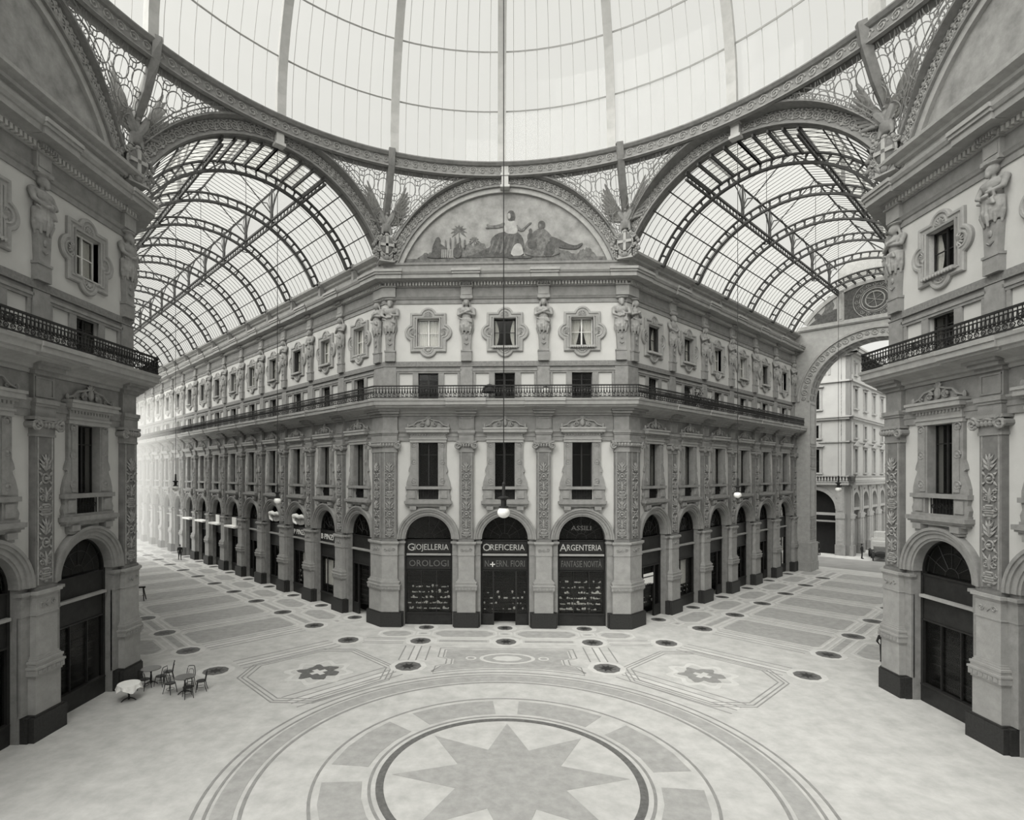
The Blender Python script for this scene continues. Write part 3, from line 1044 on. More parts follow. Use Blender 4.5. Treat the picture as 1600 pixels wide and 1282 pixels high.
def seg_mesh(name, path, i, prof, m):
    P = [Vector(p) for p in path]
    def nrm(a, b):
        d = (b - a).normalized()
        return Vector((d.y, -d.x))
    n = nrm(P[i], P[i + 1])
    def mit(j):
        if j == 0 or j == len(P) - 1:
            return n
        n1, n2 = nrm(P[j - 1], P[j]), nrm(P[j], P[j + 1])
        return (n1 + n2) / (1 + n1.dot(n2))
    m0, m1 = mit(i), mit(i + 1)
    mb = MB()
    k = len(prof)
    vs = [(P[i].x + m0.x * p, P[i].y + m0.y * p, z) for p, z in prof] + [(P[i + 1].x + m1.x * p, P[i + 1].y + m1.y * p, z) for p, z in prof]
    mb.add(vs, [(a, (a + 1) % k, (a + 1) % k + k, a + k) for a in range(k)] + [tuple(range(k)), tuple(range(2 * k - 1, k - 1, -1))])
    return mb.mesh(name, m)
def run_mouldings(bld, path, skip=()):
    for i in range(len(path) - 1):
        for nm, (m, prof) in PROF.items():
            if (nm, i) in skip:
                continue
            put(nm, seg_mesh(nm, path, i, prof, m), bld, Matrix.Identity(4))
def dentils(bld, a, b):
    a = Vector(a); b = Vector(b)
    L = (b - a).length
    d = (b - a) / L
    rz = math.atan2(d.y, d.x)
    mb = MB()
    n = int(L / .2)
    for i in range(n):
        x = (i + .5) * L / n
        mb.box(x - .06, x + .06, -.36, -.1, 22.20, 22.385)
    put('dentil', mb.mesh('dentil', 'stucco'), bld, T(a.x, a.y, 0, rz), kind='stuff')

def corner_set(bld, P, n1, a1, c1, n2, a2, c2, k):
    """The clustered pier at a corner of two fronts: n outward normals, a directions away from the corner, c pilaster centres."""
    P, n1, a1, n2, a2 = Vector(P), Vector(n1), Vector(a1), Vector(n2), Vector(a2)
    mt = (n1 + n2) / (1 + n1.dot(n2))
    def poly(w, p):
        return [tuple(q) for q in (P + a1 * (c1 + w) - n1 * .05, P + a1 * (c1 + w) + n1 * p, P + mt * p, P + a2 * (c2 + w) + n2 * p, P + a2 * (c2 + w) - n2 * .05, P - mt * .3)]
    def levels(name, L, m, par=bld):
        mb = MB()
        for z0, z1, w, p in L:
            mb.prismz(poly(w, p), z0, z1)
        return put(name, mb.mesh(name, m), par, Matrix.Identity(4))
    levels('pier_base', [(0, .93, .875, .30), (0, .9, .80, .50), (.9, .97, .70, .45)], 'granite')
    levels('arch_pier', flank_levels(), 'stone')
    pd = levels('pedestal', pedestal_levels(), 'stone2')
    sh = levels('pilaster_shaft', [(5.54, 5.66, .51, .32), (5.66, 11.36, SHAFT_W, SHAFT_P)], 'shaft')
    cp = levels('capital', [(11.36, 11.46, .50, .30), (11.46, 11.72, .47, .28), (11.72, 11.84, .55, .36), (11.84, 11.98, .52, .36), (11.98, 12.1, .66, .42)], 'stone')
    levels('entablature_block', [(12.1, 12.5, .49, .30), (12.5, 12.6, .53, .35), (12.6, 12.78, .57, .40), (12.78, 13.7, .50, .24), (13.7, 13.85, .58, .36), (13.85, 14.02, .66, .56), (14.02, 14.2, .72, .72)], 'stone')
    levels('mezzanine_pilaster', [(14.75, 16.93, .40, .14)], 'stone')
    levels('cornice_block', [(21.5, 22.12, .36, .24), (22.12, 22.2, .42, .34), (22.36, 22.46, .44, .44), (22.46, 22.72, .86, .98), (22.72, 22.86, .90, 1.06), (22.86, 23.02, .93, 1.13)], 'stone2')
    for n, a, c in ((n1, a1, c1), (n2, a2, c2)):
        rz = math.atan2(n.x, -n.y)
        e = Vector((math.cos(rz), math.sin(rz)))
        sgn = 1 if e.dot(a) > 0 else -1
        cc = (c + SHAFT_W - .1) / 2
        q = P + a * cc
        W = T(q.x, q.y, 0, rz)
        put('carved_relief', PM['relief'], sh, W, kind='stuff')
        put('carved_ornament', PM['rosette'], pd, W, kind='stuff')
        mb = MB()
        xo = sgn * (c + .56 - cc)
        mb.spiral((xo, -.42, 11.79), .23, 1.7, .065, sgn, a0=PI / 2, n=5)
        mb.tube([(xo, -.40, 11.80), (xo, 0, 11.80)], .14, 8)
        for j in range(-3, 3):
            mb.ball((j * .19, -.38, 11.84), (.09, .08, .13), 6, 4)
        put('volute', mb.mesh('volute', 'stone'), cp, W)
        q = P + a * c
        W = T(q.x, q.y, 0, rz)
        h = put('herm_pedestal', PM['hbase'], bld, W)
        put('herm_statue', PM['st1' if k % 2 else 'st0'], h, W @ T(0, 0, 19.02, 0, 1.14, 1.1, 1.03))
        k += 1

def rail(bld, F, u0, u1, key=None, centre=True):
    L = abs(u1 - u0)
    q = F.p((u0 + u1) / 2, 1.1)
    put('railing', PM['rail5'] if key else railing_mesh(L, centre), bld, T(q[0], q[1], 0, F.rz, (L / 5.0) if key else 1))
def balcony_block_me():
    mb = MB()
    mb.box(-1.28, 1.28, -1.29, -1.0, 14.56, 14.735)
    mb.box(-1.28, 1.28, -1.23, -1.0, 14.34, 14.56)
    mb.box(-1.28, 1.28, -1.10, -.9, 14.24, 14.34)
    return mb.mesh('balcony_block', 'stone2')
PM['bblock'] = balcony_block_me()

# ---------------------------------------------------------------- the middle building
bld = thing('gallery_building', 'stuccoed gallery building with three jewellers arches facing the crossing, two long fronts receding', 'building', T(0, 0))
pathC = [tuple(LT(67.9)), tuple(CL), tuple(CR), tuple(RT(31.85))]
run_mouldings(bld, pathC, skip=(('attic', 1),))
put('attic', seg_mesh('attic', pathC, 1, [(-.3, 23.02), (.30, 23.04), (.30, 23.18), (.16, 23.26), (.14, 23.55), (.22, 23.6), (.24, 23.72), (-.3, 23.74)], 'stone'), bld, Matrix.Identity(4))
dentils(bld, CL, CR)
dentils(bld, LT(67), CL)
dentils(bld, CR, RT(32))
for i, u in enumerate((-5, 0, 5)):
    add_bay(bld, T(u, 0), (0, 1, 2)[i], door=(i == 1))
for i, u in enumerate((-2.5, 2.5)):
    add_pilaster(bld, T(u, 0), 0)
    put('balcony_block', PM['bblock'], bld, T(u, 0))
for i in range(NLB):
    q = LT(3.0664 + PL * i)
    add_bay(bld, T(q.x, q.y, 0, -PI / 4, PL / 5), i + 3, door=(i in (0, 4, 7, 10)), lod=1 if i < 5 else 2)
    q = LT(.673 + PL * (i + 1))
    add_pilaster(bld, T(q.x, q.y, 0, -PI / 4), i)
    put('balcony_block', PM['bblock'], bld, T(q.x, q.y, 0, -PI / 4))
    rail(bld, FL, -(.673 + PL * i), -(.673 + PL * (i + 1)), 1)
for i in range(NRB):
    q = RT(3.308 + PR * i)
    add_bay(bld, T(q.x, q.y, 0, PI / 4, PR / 5), i + 5, door=(i in (0, 2, 4)), lod=1)
    q = RT(.761 + PR * (i + 1))
    add_pilaster(bld, T(q.x, q.y, 0, PI / 4), i + 1)
    put('balcony_block', PM['bblock'], bld, T(q.x, q.y, 0, PI / 4))
    rail(bld, FR_, .761 + PR * i, .761 + PR * (i + 1), 1)
for k in range(3):
    rail(bld, FC, -7.5 + 5 * k, -2.5 + 5 * k, 1)
ce = .414 * 1.1
rail(bld, FC, -HW - ce, -7.5, None, False); rail(bld, FC, 7.5, HW + ce, None, False)
rail(bld, FL, ce, -.673, None, False); rail(bld, FR_, -ce, .761, None, False)
corner_set(bld, CL, (-S, -S), (-S, S), .673, (0, -1), (1, 0), .37, 0)
corner_set(bld, CR, (0, -1), (-1, 0), .37, (S, -S), (S, S), .761, 1)
# wall slivers left and right of the outermost bays, and the core
def wall_slab(b, F, u0, u1, th=.55, z0=0, z1=23.1, name='wall', m='stucco'):
    mb = MB()
    mb.box(min(u0, u1), max(u0, u1), 0, th, z0, z1)
    put(name, mb.mesh(name, m), b, T(F.o.x, F.o.y, 0, F.rz))
wall_slab(bld, FC, -HW, -7.5); wall_slab(bld, FC, 7.5, HW)
wall_slab(bld, FL, 0, -.673); wall_slab(bld, FR_, 0, .761)
wall_slab(bld, FR_, .761 + PR * 6, 32.3)
# roof over the building behind the cornices
mb = MB()
mb.prismz([(-HW, .2), (HW, .2), tuple(RT(32.2, -.3)), tuple(RT(32.2, -9)), (0, 14), tuple(LT(67.5, -9)), tuple(LT(67.5, -.3))], 22.9, 23.05)
put('roof_deck', mb.mesh('roof_deck', 'attic'), bld, Matrix.Identity(4))

# ---------------------------------------------------------------- the two buildings that stand left and right, nearer the camera
FNL = Fr(AL, PI / 2, 0)      # u = y - AL.y, going away from the camera
FNR = Fr(AR, -PI / 2, 0)     # u = AR.y - y, coming nearer
def near_building(F, sg, name, label):
    b = thing(name, label, 'building', T(F.o.x, F.o.y))
    arm = [tuple(F.o + (dL if sg < 0 else dR) * L) for L in (0, 40)]
    back = F.p(-sg * 0 + (-15.74 if sg < 0 else 15.74), 0)
    away = Vector((-S, -S)) if sg < 0 else Vector((S, -S))
    far_back = tuple(Vector(back) + away * 14)
    path = [far_back, back, tuple(F.o), arm[1]] if sg < 0 else [arm[1], tuple(F.o), back, far_back]
    run_mouldings(b, path)
    dentils(b, *( (back, tuple(F.o)) if sg < 0 else (tuple(F.o), back)))
    q = [-2.87, -7.87, -12.87] if sg < 0 else [2.87, 7.87, 12.87]
    for i, u in enumerate(q):
        p = F.p(u, 0)
        add_bay(b, T(p[0], p[1], 0, F.rz), (3 if sg < 0 else 6) + i, lod=1)
    for i, u in enumerate((-5.37, -10.37) if sg < 0 else (5.37, 10.37)):
        p = F.p(u, 0)
        add_pilaster(b, T(p[0], p[1], 0, F.rz), i + 1)
        put('balcony_block', PM['bblock'], b, T(p[0], p[1], 0, F.rz))
    for k in range(3):
        a = .37 + 5 * k
        rail(b, F, (-a - 5) if sg < 0 else a, -a if sg < 0 else a + 5, 1)
    arm_n = Vector((S, S)) if sg < 0 else Vector((-S, S))
    arm_d = dL if sg < 0 else dR
    corner_set(b, F.o, F.n, (0, -1), .37, arm_n, arm_d, .7, 1 if sg < 0 else 0)
    rail(b, F, 0 + (ce if sg < 0 else -ce), -.37 if sg < 0 else .37, None, False)
    FA = Fr(F.o, 3 * PI / 4 if sg < 0 else -3 * PI / 4, 0)
    # the front towards the arm: plain wall with its balcony
    L0, L1 = (0, 40) if sg < 0 else (0, 33)
    s2 = 1 if sg < 0 else -1
    wall_slab(b, FA, 0, s2 * L1)
    for k in range(4):
        rail(b, FA, s2 * (-ce if k == 0 else 5 * k), s2 * (5 * k + 5), None if k == 0 else 1)
        p = FA.p(s2 * (5 * k + 5.5), 0)
        add_pilaster(b, T(p[0], p[1], 0, FA.rz), k)
    wall_slab(b, F, 0, -.37 if sg < 0 else .37)
    c = Vector(F.o)
    mb = MB()
    pts = [c + F.n * -.3, Vector(back) + F.n * -.3, Vector(far_back) + Vector((sg * 2, 0)), c + arm_d * 38 + Vector((sg * 12, -6)), c + arm_d * 38 - arm_n * .3]
    mb.prismz([tuple(p) for p in pts], 22.9, 23.05)
    put('roof_deck', mb.mesh('roof_deck', 'attic'), b, Matrix.Identity(4))
    return b
nl = near_building(FNL, -1, 'corner_building', 'shadowed corner building on the left with a dark pier, balcony and cornice seen edge on')
nr = near_building(FNR, 1, 'corner_building', 'corner building on the right with a carved pilaster, pale herm figure and projecting balcony')

# ---------------------------------------------------------------- the front the photograph was taken from, and its two returns
mb = MB()
mb.prismz([(-8.1, -36.95), (8.1, -36.95), (32, -61), (31, -62), (7.8, -37.9), (-7.8, -37.9), (-31, -62), (-32, -61)], 0, 24)
mb.box(-8.1, 8.1, -37.9, -36.95, 24, 29.3)
put('wall_back', mb.mesh('wall_back', 'stucco'), None, Matrix.Identity(4), kind='structure')
# ---------------------------------------------------------------- great arches round the crossing
AZ, AR0, AR1 = 21.2, 7.45, 8.3
def great_arch(name, label, mid, rz, w, half=1.0, lunette=False):
    W = T(mid.x, mid.y, 0, rz)
    g = thing(name, label, 'arch', T(mid.x, mid.y, 23.7, rz))
    a0 = math.asin((23.7 - AZ) / AR0)
    def ring(r0, r1, y0, y1, m, nm):
        mb = MB()
        A = [(x, y0, z) for x, z in arch_pts(r0, AZ, 64, a0, PI - a0)]
        B = [(x, y0, z) for x, z in arch_pts(r1, AZ, 64, a0, PI - a0)]
        mb.slabring(A, B, (0, y1 - y0, 0))
        return put(nm, mb.mesh(nm, m), g, W)
    body = ring(AR0, AR1, -.05, .5, 'archiron', 'arch_band')
    ring(AR0 - .02, AR0 + .10, -.16, .52, 'archiron', 'arch_moulding')
    ring(AR1 - .12, AR1 + .04, -.2, .5, 'archiron', 'arch_moulding')
    mb = MB()
    n = 58
    for i in range(n):
        a = a0 + .03 + (PI - 2 * a0 - .06) * (i + .5) / n
        r = (AR0 + AR1) / 2
        hand = 1 if i % 2 else -1
        c = Vector((r * math.cos(a), -.08, AZ + r * math.sin(a)))
        mb.spiral(tuple(c), .25, 1.8, .045, hand, a0=a)
        r2 = r - hand * .2
        a2 = a + (PI - 2 * a0) / n / 2
        mb.ball((r2 * math.cos(a2), -.08, AZ + r2 * math.sin(a2)), (.09, .05, .09), 6, 4)
    put('scroll_relief', mb.mesh('scroll_relief', 'archrelief'), body, W, kind='stuff')
    mb = MB()
    mb.box(-.22, .22, -.42, .0, 28.5, 29.95)
    mb.box(-.3, .3, -.48, .0, 28.45, 28.6)
    mb.box(-.28, .28, -.46, .0, 29.2, 29.35)
    put('keystone', mb.mesh('keystone', 'domeiron'), g, W)
    return g, W
ga = {}
midL = (CL + AL) / 2; midR = (CR + AR) / 2
ga['L'] = great_arch('great_arch', 'ornamented iron arch over the mouth of the left arm', midL, PI / 4, LW)
ga['R'] = great_arch('great_arch', 'ornamented iron arch over the mouth of the right arm', midR, -PI / 4, RW)
ga['C'] = great_arch('great_arch', 'ornamented arch over the painted lunette above the middle front', Vector((0, 0)), 0, 2 * HW)
ga['NL'] = great_arch('great_arch', 'dark ornamented arch above the shadowed left corner building', Vector(FNL.p(-HW, 0)), PI / 2, 2 * HW)
ga['NR'] = great_arch('great_arch', 'ornamented arch above the right corner building', Vector(FNR.p(HW, 0)), -PI / 2, 2 * HW)

# ---------------------------------------------------------------- painted lunettes (flat paintings in a moulded frame)
def lunette(name, label, W, fig=True, R=7.2, zc=AZ, zb=23.73):
    L = thing(name, label, 'mural', W @ T(0, 0, zb))
    a0 = math.asin((zb - zc) / R)
    mb = MB()
    mb.prism(arch_pts(R, zc, 60, a0, PI - a0), .16, .5)
    put('painted_ground', mb.mesh('painted_ground', 'mural'), L, W)
    mb = MB()
    A = [(x, -.02, z) for x, z in arch_pts(R - .08, zc, 60, a0, PI - a0)]
    B = [(x, -.02, z) for x, z in arch_pts(R + .24, zc, 60, a0, PI - a0)]
    mb.slabring(A, B, (0, .3, 0))
    put('lunette_frame', mb.mesh('lunette_frame', 'attic'), L, W)
    x1 = R * math.cos(a0)
    mb = MB()
    mb.box(-x1 + .05, x1 - .05, .135, .2, zb, zb + .38)
    put('painted_step', mb.mesh('painted_step', 'fig2'), L, W)
    if not fig:
        return L
    y = [.150]
    def flat(nm, poly, m):
        y[0] -= .0015
        mb = MB()
        mb.prism([(x, z + zb) for x, z in poly], y[0], .16)
        put(nm, mb.mesh(nm, m), L, W)
    def cl(poly, n=2):                    # round an outline off
        for _ in range(n):
            q = []
            for i in range(len(poly)):
                a, b = poly[i], poly[(i + 1) % len(poly)]
                q += [(a[0] * .75 + b[0] * .25, a[1] * .75 + b[1] * .25), (a[0] * .25 + b[0] * .75, a[1] * .25 + b[1] * .75)]
            poly = q
        return poly
    rnd = random.Random(5)
    def bush(cx, w, h, z0=.36):
        pts = [(cx - w, z0)]
        for i in range(15):
            t = i / 14
            pts.append((cx - w + 2 * w * t, z0 + h * math.sin(PI * t) ** .7 * rnd.uniform(.7, 1.1)))
        pts.append((cx + w, z0))
        flat('painted_bush', pts, 'fig2')
    bush(-1.9, 1.3, 1.1); bush(-4.9, .9, .45); bush(5.3, .7, .6); bush(3.2, 1.6, .6)
    for px_, pz, sc_ in ((-3.0, 2.15, 1.0), (-2.0, 1.55, .6)):
        flat('painted_palm', [(px_ - .03, .4), (px_ + .05, .4), (px_ + .03, pz), (px_ - .02, pz)], 'fig2')
        for k in range(9):
            a = math.radians(-30 + k * 30)
            l = .55 * sc_
            c, s_ = math.cos(a), math.sin(a)
            flat('painted_palm', [(px_, pz), (px_ + l * .5 * c - .07 * s_, pz + l * .5 * s_ + .07 * c), (px_ + l * c, pz + l * s_ - .1), (px_ + l * .5 * c + .07 * s_, pz + l * .5 * s_ - .07 * c)], 'fig2')
    # a seated robed figure, a second one reclining, and two small figures with a basket
    def fig(poly, m, n=1): flat('painted_figure', cl(poly, n), m)
    fig([(-3.35, .4), (-2.2, .52), (-1.3, .95), (-.9, 1.1), (-.95, 1.55), (-.55, 1.95), (.1, 2.1), (.8, 2.05), (1.15, 1.75), (1.3, 1.1), (1.2, .4)], 'fig1')
    fig([(.05, 1.95), (-.05, 2.3), (-.12, 2.55), (.1, 2.78), (.32, 2.84), (.6, 2.8), (.85, 2.55), (.85, 2.2), (.75, 1.9)], 'fig3')
    fig([(.0, 2.72), (-.45, 2.52), (-.9, 2.48), (-1.15, 2.6), (-1.2, 2.52), (-1.05, 2.42), (-1.28, 2.36), (-1.2, 2.28), (-.9, 2.32), (-.45, 2.3), (.0, 2.42)], 'fig2')
    fig([(.75, 2.6), (1.05, 2.2), (1.3, 2.35), (1.55, 2.62), (1.75, 2.68), (1.72, 2.58), (1.5, 2.42), (1.15, 2.02), (.8, 2.2)], 'fig2')
    fig([(.22, 2.75), (.22, 2.95), (.14, 3.05), (.2, 3.35), (.4, 3.48), (.6, 3.38), (.68, 3.05), (.58, 2.75)], 'fig1')
    fig([(.16, 3.0), (.2, 3.28), (.36, 3.26), (.38, 2.98), (.28, 2.88)], 'fig3')
    for k in range(5):
        fig([(-.7 + .34 * k, 1.7 + .05 * k), (-.6 + .34 * k, 1.72 + .05 * k), (-.9 + .36 * k, .75), (-1.1 + .36 * k, .6)], 'fig2')
    fig([(1.35, .4), (1.25, 1.1), (1.6, 1.7), (2.0, 2.15), (2.35, 2.3), (2.75, 2.1), (3.15, 1.6), (3.5, 1.2), (3.6, .4)], 'fig2')
    fig([(2.3, 2.2), (2.15, 2.4), (2.2, 2.68), (2.42, 2.76), (2.6, 2.65), (2.62, 2.4), (2.5, 2.2)], 'fig1')
    fig([(2.28, 2.28), (2.2, 2.42), (2.26, 2.56), (2.38, 2.52), (2.38, 2.3)], 'fig2')
    fig([(2.9, 1.75), (3.5, 1.55), (4.1, 1.2), (4.6, 1.08), (5.0, 1.28), (5.1, 1.2), (4.75, .88), (4.3, .85), (3.6, .95), (3.0, 1.2)], 'fig1')
    fig([(2.5, .4), (2.6, 1.0), (2.95, 1.5), (3.3, 1.3), (3.2, .4)], 'fig1')
    fig([(1.5, 1.5), (1.45, 1.8), (1.6, 2.0), (1.55, 2.18), (1.68, 2.28), (1.8, 2.15), (1.78, 1.95), (1.9, 1.8), (1.85, 1.5)], 'fig1')
    fig([(1.6, 1.5), (1.45, 1.2), (1.6, .9), (2.1, .8), (2.1, 1.4)], 'fig1')
    fig([(.35, .45), (.5, 1.0), (.75, 1.3), (1.05, 1.25), (1.15, .95), (1.25, .5)], 'fig3')
    fig([(.1, .4), (.9, .5), (1.9, .42), (1.6, .3), (.3, .3)], 'fig1')
    fig([(-5.2, .4), (-4.8, .7), (-4.75, 1.15), (-4.6, 1.5), (-4.5, 1.75), (-4.3, 1.78), (-4.2, 1.55), (-4.25, 1.35), (-3.95, 1.15), (-3.7, .95), (-3.6, .4)], 'fig1')
    fig([(-3.35, .4), (-3.4, .9), (-3.2, 1.25), (-3.0, 1.4), (-2.85, 1.2), (-2.8, .9), (-2.9, .4)], 'fig1')
    for k in range(7):
        flat('painted_basket', [(-4.15 + k * .12, .4), (-4.09 + k * .12, .4), (-4.08 + k * .11, .95), (-4.13 + k * .11, .95)], 'fig3')
    for k in range(5):
        t = k / 4
        fig([(-3.9 + .3 * k, 1.0), (-3.95 + .32 * k, 1.55 + .2 * math.sin(PI * t)), (-3.85 + .32 * k, 1.6 + .2 * math.sin(PI * t)), (-3.82 + .3 * k, 1.0)], 'fig2')
    return L
lunette('painted_lunette', 'half round painting of draped figures and palms above the middle front', T(0, 0))
lunette('painted_lunette', 'half round painting above the shadowed left corner building', T(*FNL.p(-HW, 0), 0, PI / 2), False)
lunette('painted_lunette', 'half round painting above the right corner building', T(*FNR.p(HW, 0), 0, -PI / 2), False)

# ---------------------------------------------------------------- glass dome
dome = thing('glass_dome', 'vast round glass dome on iron ribs toned pale for haze above the crossing', 'dome', T(CEN.x, CEN.y, 30.0))
DR, DZ = 17.9, 30.0
DW = T(CEN.x, CEN.y, 0)
mb = MB()
mb.lathe([(17.80, 29.12), (17.62, 29.18), (17.70, 29.3), (17.70, 29.78), (17.58, 29.82), (17.46, 29.96), (17.46, 30.02), (18.2, 30.06), (18.35, 29.12)], 128)
mb.f = mb.f[:-2]
ringo = put('ring_beam', mb.mesh('ring_beam', 'archiron'), dome, DW)
mb = MB()
for i in range(180):
    a = 2 * PI * i / 180
    c = Vector((17.68 * math.sin(a), 17.68 * math.cos(a), 29.54))
    e = Vector((math.cos(a), -math.sin(a), 0))
    pts = []
    for k in range(13):
        t = k / 12
        rr = .26 * (1 - .85 * t)
        b = 2 * PI * 1.5 * t
        pts.append(c + e * (rr * math.cos(b)) + Vector((0, 0, rr * math.sin(b))))
    mb.tube(pts, .04, 4)
put('scroll_relief', mb.mesh('scroll_relief', 'archrelief'), ringo, DW, kind='stuff')
def dp(a, phi, r=DR, dz=0.0):
    return (r * math.cos(phi) * math.sin(a), r * math.cos(phi) * math.cos(a), DZ + r * math.sin(phi) + dz)
PH = [math.radians(x) for x in (0, 10.4, 21, 31.5, 42, 52.5, 63, 74)]
mb = MB()
n = 21
for hw_, r0, r1 in ((.17, DR - .42, DR + .05), (.26, DR - .46, DR - .38)):
    A0, A1, B0, B1 = [], [], [], []
    for i in range(n):
        phi = math.radians(74) * i / (n - 1)
        def q(r, w): return (w, r * math.cos(phi), DZ + r * math.sin(phi))
        A0.append(q(r0, -hw_)); A1.append(q(r0, hw_)); B0.append(q(r1, -hw_)); B1.append(q(r1, hw_))
    for x, y in ((A0, A1), (A1, B1), (B1, B0), (B0, A0)):
        mb.strip(x, y)
ribme = mb.mesh('dome_rib', 'domeiron')
secA = 2 * PI / 16
for k in range(16):
    put('dome_rib', ribme, dome, DW @ Matrix.Rotation(-k * secA, 4, 'Z'))
for j, phi in enumerate(PH):
    if j == 0:
        continue
    mb = MB()
    mb.tube([dp(2 * PI * i / 96, phi, DR - .1) for i in range(96)], .06, 4, True)
    put('purlin', mb.mesh('purlin', 'domeiron'), dome, DW)
gm = []
for j in range(len(PH) - 1):
    mb = MB()
    N = 6
    A = [dp(secA * i / N, PH[j]) for i in range(N + 1)]
    B = [dp(secA * i / N, (PH[j] + PH[j + 1]) / 2) for i in range(N + 1)]
    C_ = [dp(secA * i / N, PH[j + 1]) for i in range(N + 1)]
    mb.strip(A, B); mb.strip(B, C_)
    gm.append(mb.mesh('glass_panel', 'glass'))
mb = MB()
for i in range(1, 9):
    a = secA * i / 9
    mb.tube([dp(a, math.radians(74) * k / 14, DR - .03) for k in range(15)], .018, 4)
bars = mb.mesh('glazing_bars', 'domeiron')
for k in range(16):
    R_ = Matrix.Rotation(-k * secA, 4, 'Z')
    for me in gm:
        put('glass_panel', me, dome, DW @ R_)
    put('glazing_bars', bars, dome, DW @ R_)
mb = MB()
mb.lathe([(5.1, 47.05), (5.1, 49.2), (5.3, 49.3), (2.5, 50.6), (.3, 51.2)], 32)
mb.f = mb.f[:-2]
put('lantern', mb.mesh('lantern', 'glass'), dome, DW)
# iron posts from the corners up to the ring
def post(P):
    v = Vector((P.x - CEN.x, P.y - CEN.y))
    d = v.normalized()
    mb = MB()
    p0 = Vector((P.x, P.y, 26.5)) - Vector((d.x, d.y, 0)) * .1
    p1 = Vector((CEN.x + d.x * 17.75, CEN.y + d.y * 17.75, 29.3))
    p2 = Vector((CEN.x + d.x * 17.5, CEN.y + d.y * 17.5, 30.2))
    mb.tube([p0, p0.lerp(p1, .5) - Vector((d.x, d.y, 0)) * .15, p1, p2], .27, 4)
    put('post', mb.mesh('post', 'archiron'), dome, Matrix.Identity(4))
for P in (CL, CR, AL, AR):
    post(P)
# pierced ironwork between the arches and the ring
def filigree(W, w, sg, s0=2.28):
    mb = MB()
    def zext(s): return AZ + math.sqrt(max(0, (AR1 + .02) ** 2 - s * s))
    def pos(s, z):
        q = W @ Vector((sg * s, .12, z))
        f = min(1, max(0, (z - 24.0) / (29.2 - 24.0)))
        v = Vector((q.x - CEN.x, q.y - CEN.y))
        L = v.length
        L2 = L + (17.85 - L) * f ** 1.5
        v = v * (L2 / L)
        return Vector((CEN.x + v.x, CEN.y + v.y, z))
    smax = w / 2 - .05
    def inside(s, z): return s0 <= s <= smax and zext(s) - .05 <= z <= 29.2
    def line(pts, r):
        run = []
        for s_, z in pts:
            if inside(s_, z):
                run.append(pos(s_, z))
            else:
                if len(run) > 1:
                    mb.tube(run, r, 4)
                run = []
        if len(run) > 1:
            mb.tube(run, r, 4)
    P = 1.06
    row = 0
    z = 29.1
    while z > 23.5:
        s_ = smax + .2 - (P / 2 if row % 2 else 0)
        while s_ > s0 - .6:
            line([(s_ + .42 * math.cos(2 * PI * i / 20), z + .42 * math.sin(2 * PI * i / 20)) for i in range(21)], .03)
            for k in range(3):
                a = PI / 6 + k * PI / 3
                line([(s_ + r * math.cos(a), z + r * math.sin(a)) for r in (-.62, -.5, -.42)], .025)
                line([(s_ + r * math.cos(a), z + r * math.sin(a)) for r in (.42, .5, .62)], .025)
            line([(s_ + P / 2 + .2 * math.cos(2 * PI * i / 12), z + .45 + .2 * math.sin(2 * PI * i / 12)) for i in range(13)], .022)
            s_ -= P
        z -= P * .87
        row += 1
    for s_ in [smax - .35 * k for k in range(int((smax - s0) / .35) + 1)]:
        line([(s_, 23.5 + .2 * k) for k in range(30)], .014)
    for r_, n_ in ((.28, 30), (.52, 30)):
        line([(s0 + (smax - s0) * i / n_, zext(s0 + (smax - s0) * i / n_) + r_) for i in range(n_ + 1)], .03)
    # small scrolls along the edges
    for i in range(26):
        s_ = s0 + (smax - s0) * (i + .5) / 26
        line([(s_ + .12 * (1 - t / 9) * math.cos(t), zext(s_) + .15 + .12 * (1 - t / 9) * math.sin(t)) for t in [x * .7 for x in range(10)]], .022)
    fo = put('pierced_spandrel', mb.mesh('pierced_spandrel', 'archiron'), dome, Matrix.Identity(4))
    mb = MB()
    A, B, C_ = [], [], []
    for i in range(15):
        s_ = s0 + (smax - s0) * i / 14
        z0 = min(zext(s_), 29.15)
        A.append(pos(s_, z0)); B.append(pos(s_, (z0 + 29.2) / 2)); C_.append(pos(s_, 29.2))
    fl_ = MB()
    F0, F1, F2 = [], [], []
    for i in range(25):
        s_ = .0 + smax * i / 24
        z0 = zext(s_)
        F0.append(W @ Vector((sg * s_, .45, z0 - .1))); F1.append(pos(s_, min(z0, 29.3)) + Vector((0, 0, .06)))
    fl_.slabring(F0, F1, (0, 0, -.12))
    put('arch_flange', fl_.mesh('arch_flange', 'archiron'), fo, Matrix.Identity(4))
    for r in (A, B, C_):
        for i in range(len(r)):
            v = Vector((r[i].x - CEN.x, r[i].y - CEN.y, 0)).normalized()
            r[i] = r[i] + v * .05
    mb.strip(A, B); mb.strip(B, C_)
    put('pane', mb.mesh('pane', 'glass'), fo, Matrix.Identity(4))
filigree(ga['C'][1], 2 * HW, -1); filigree(ga['C'][1], 2 * HW, 1)
filigree(ga['L'][1], LW, 1); filigree(ga['L'][1], LW, -1)
filigree(ga['R'][1], RW, 1); filigree(ga['R'][1], RW, -1)
filigree(ga['NL'][1], 2 * HW, 1); filigree(ga['NR'][1], 2 * HW, -1)

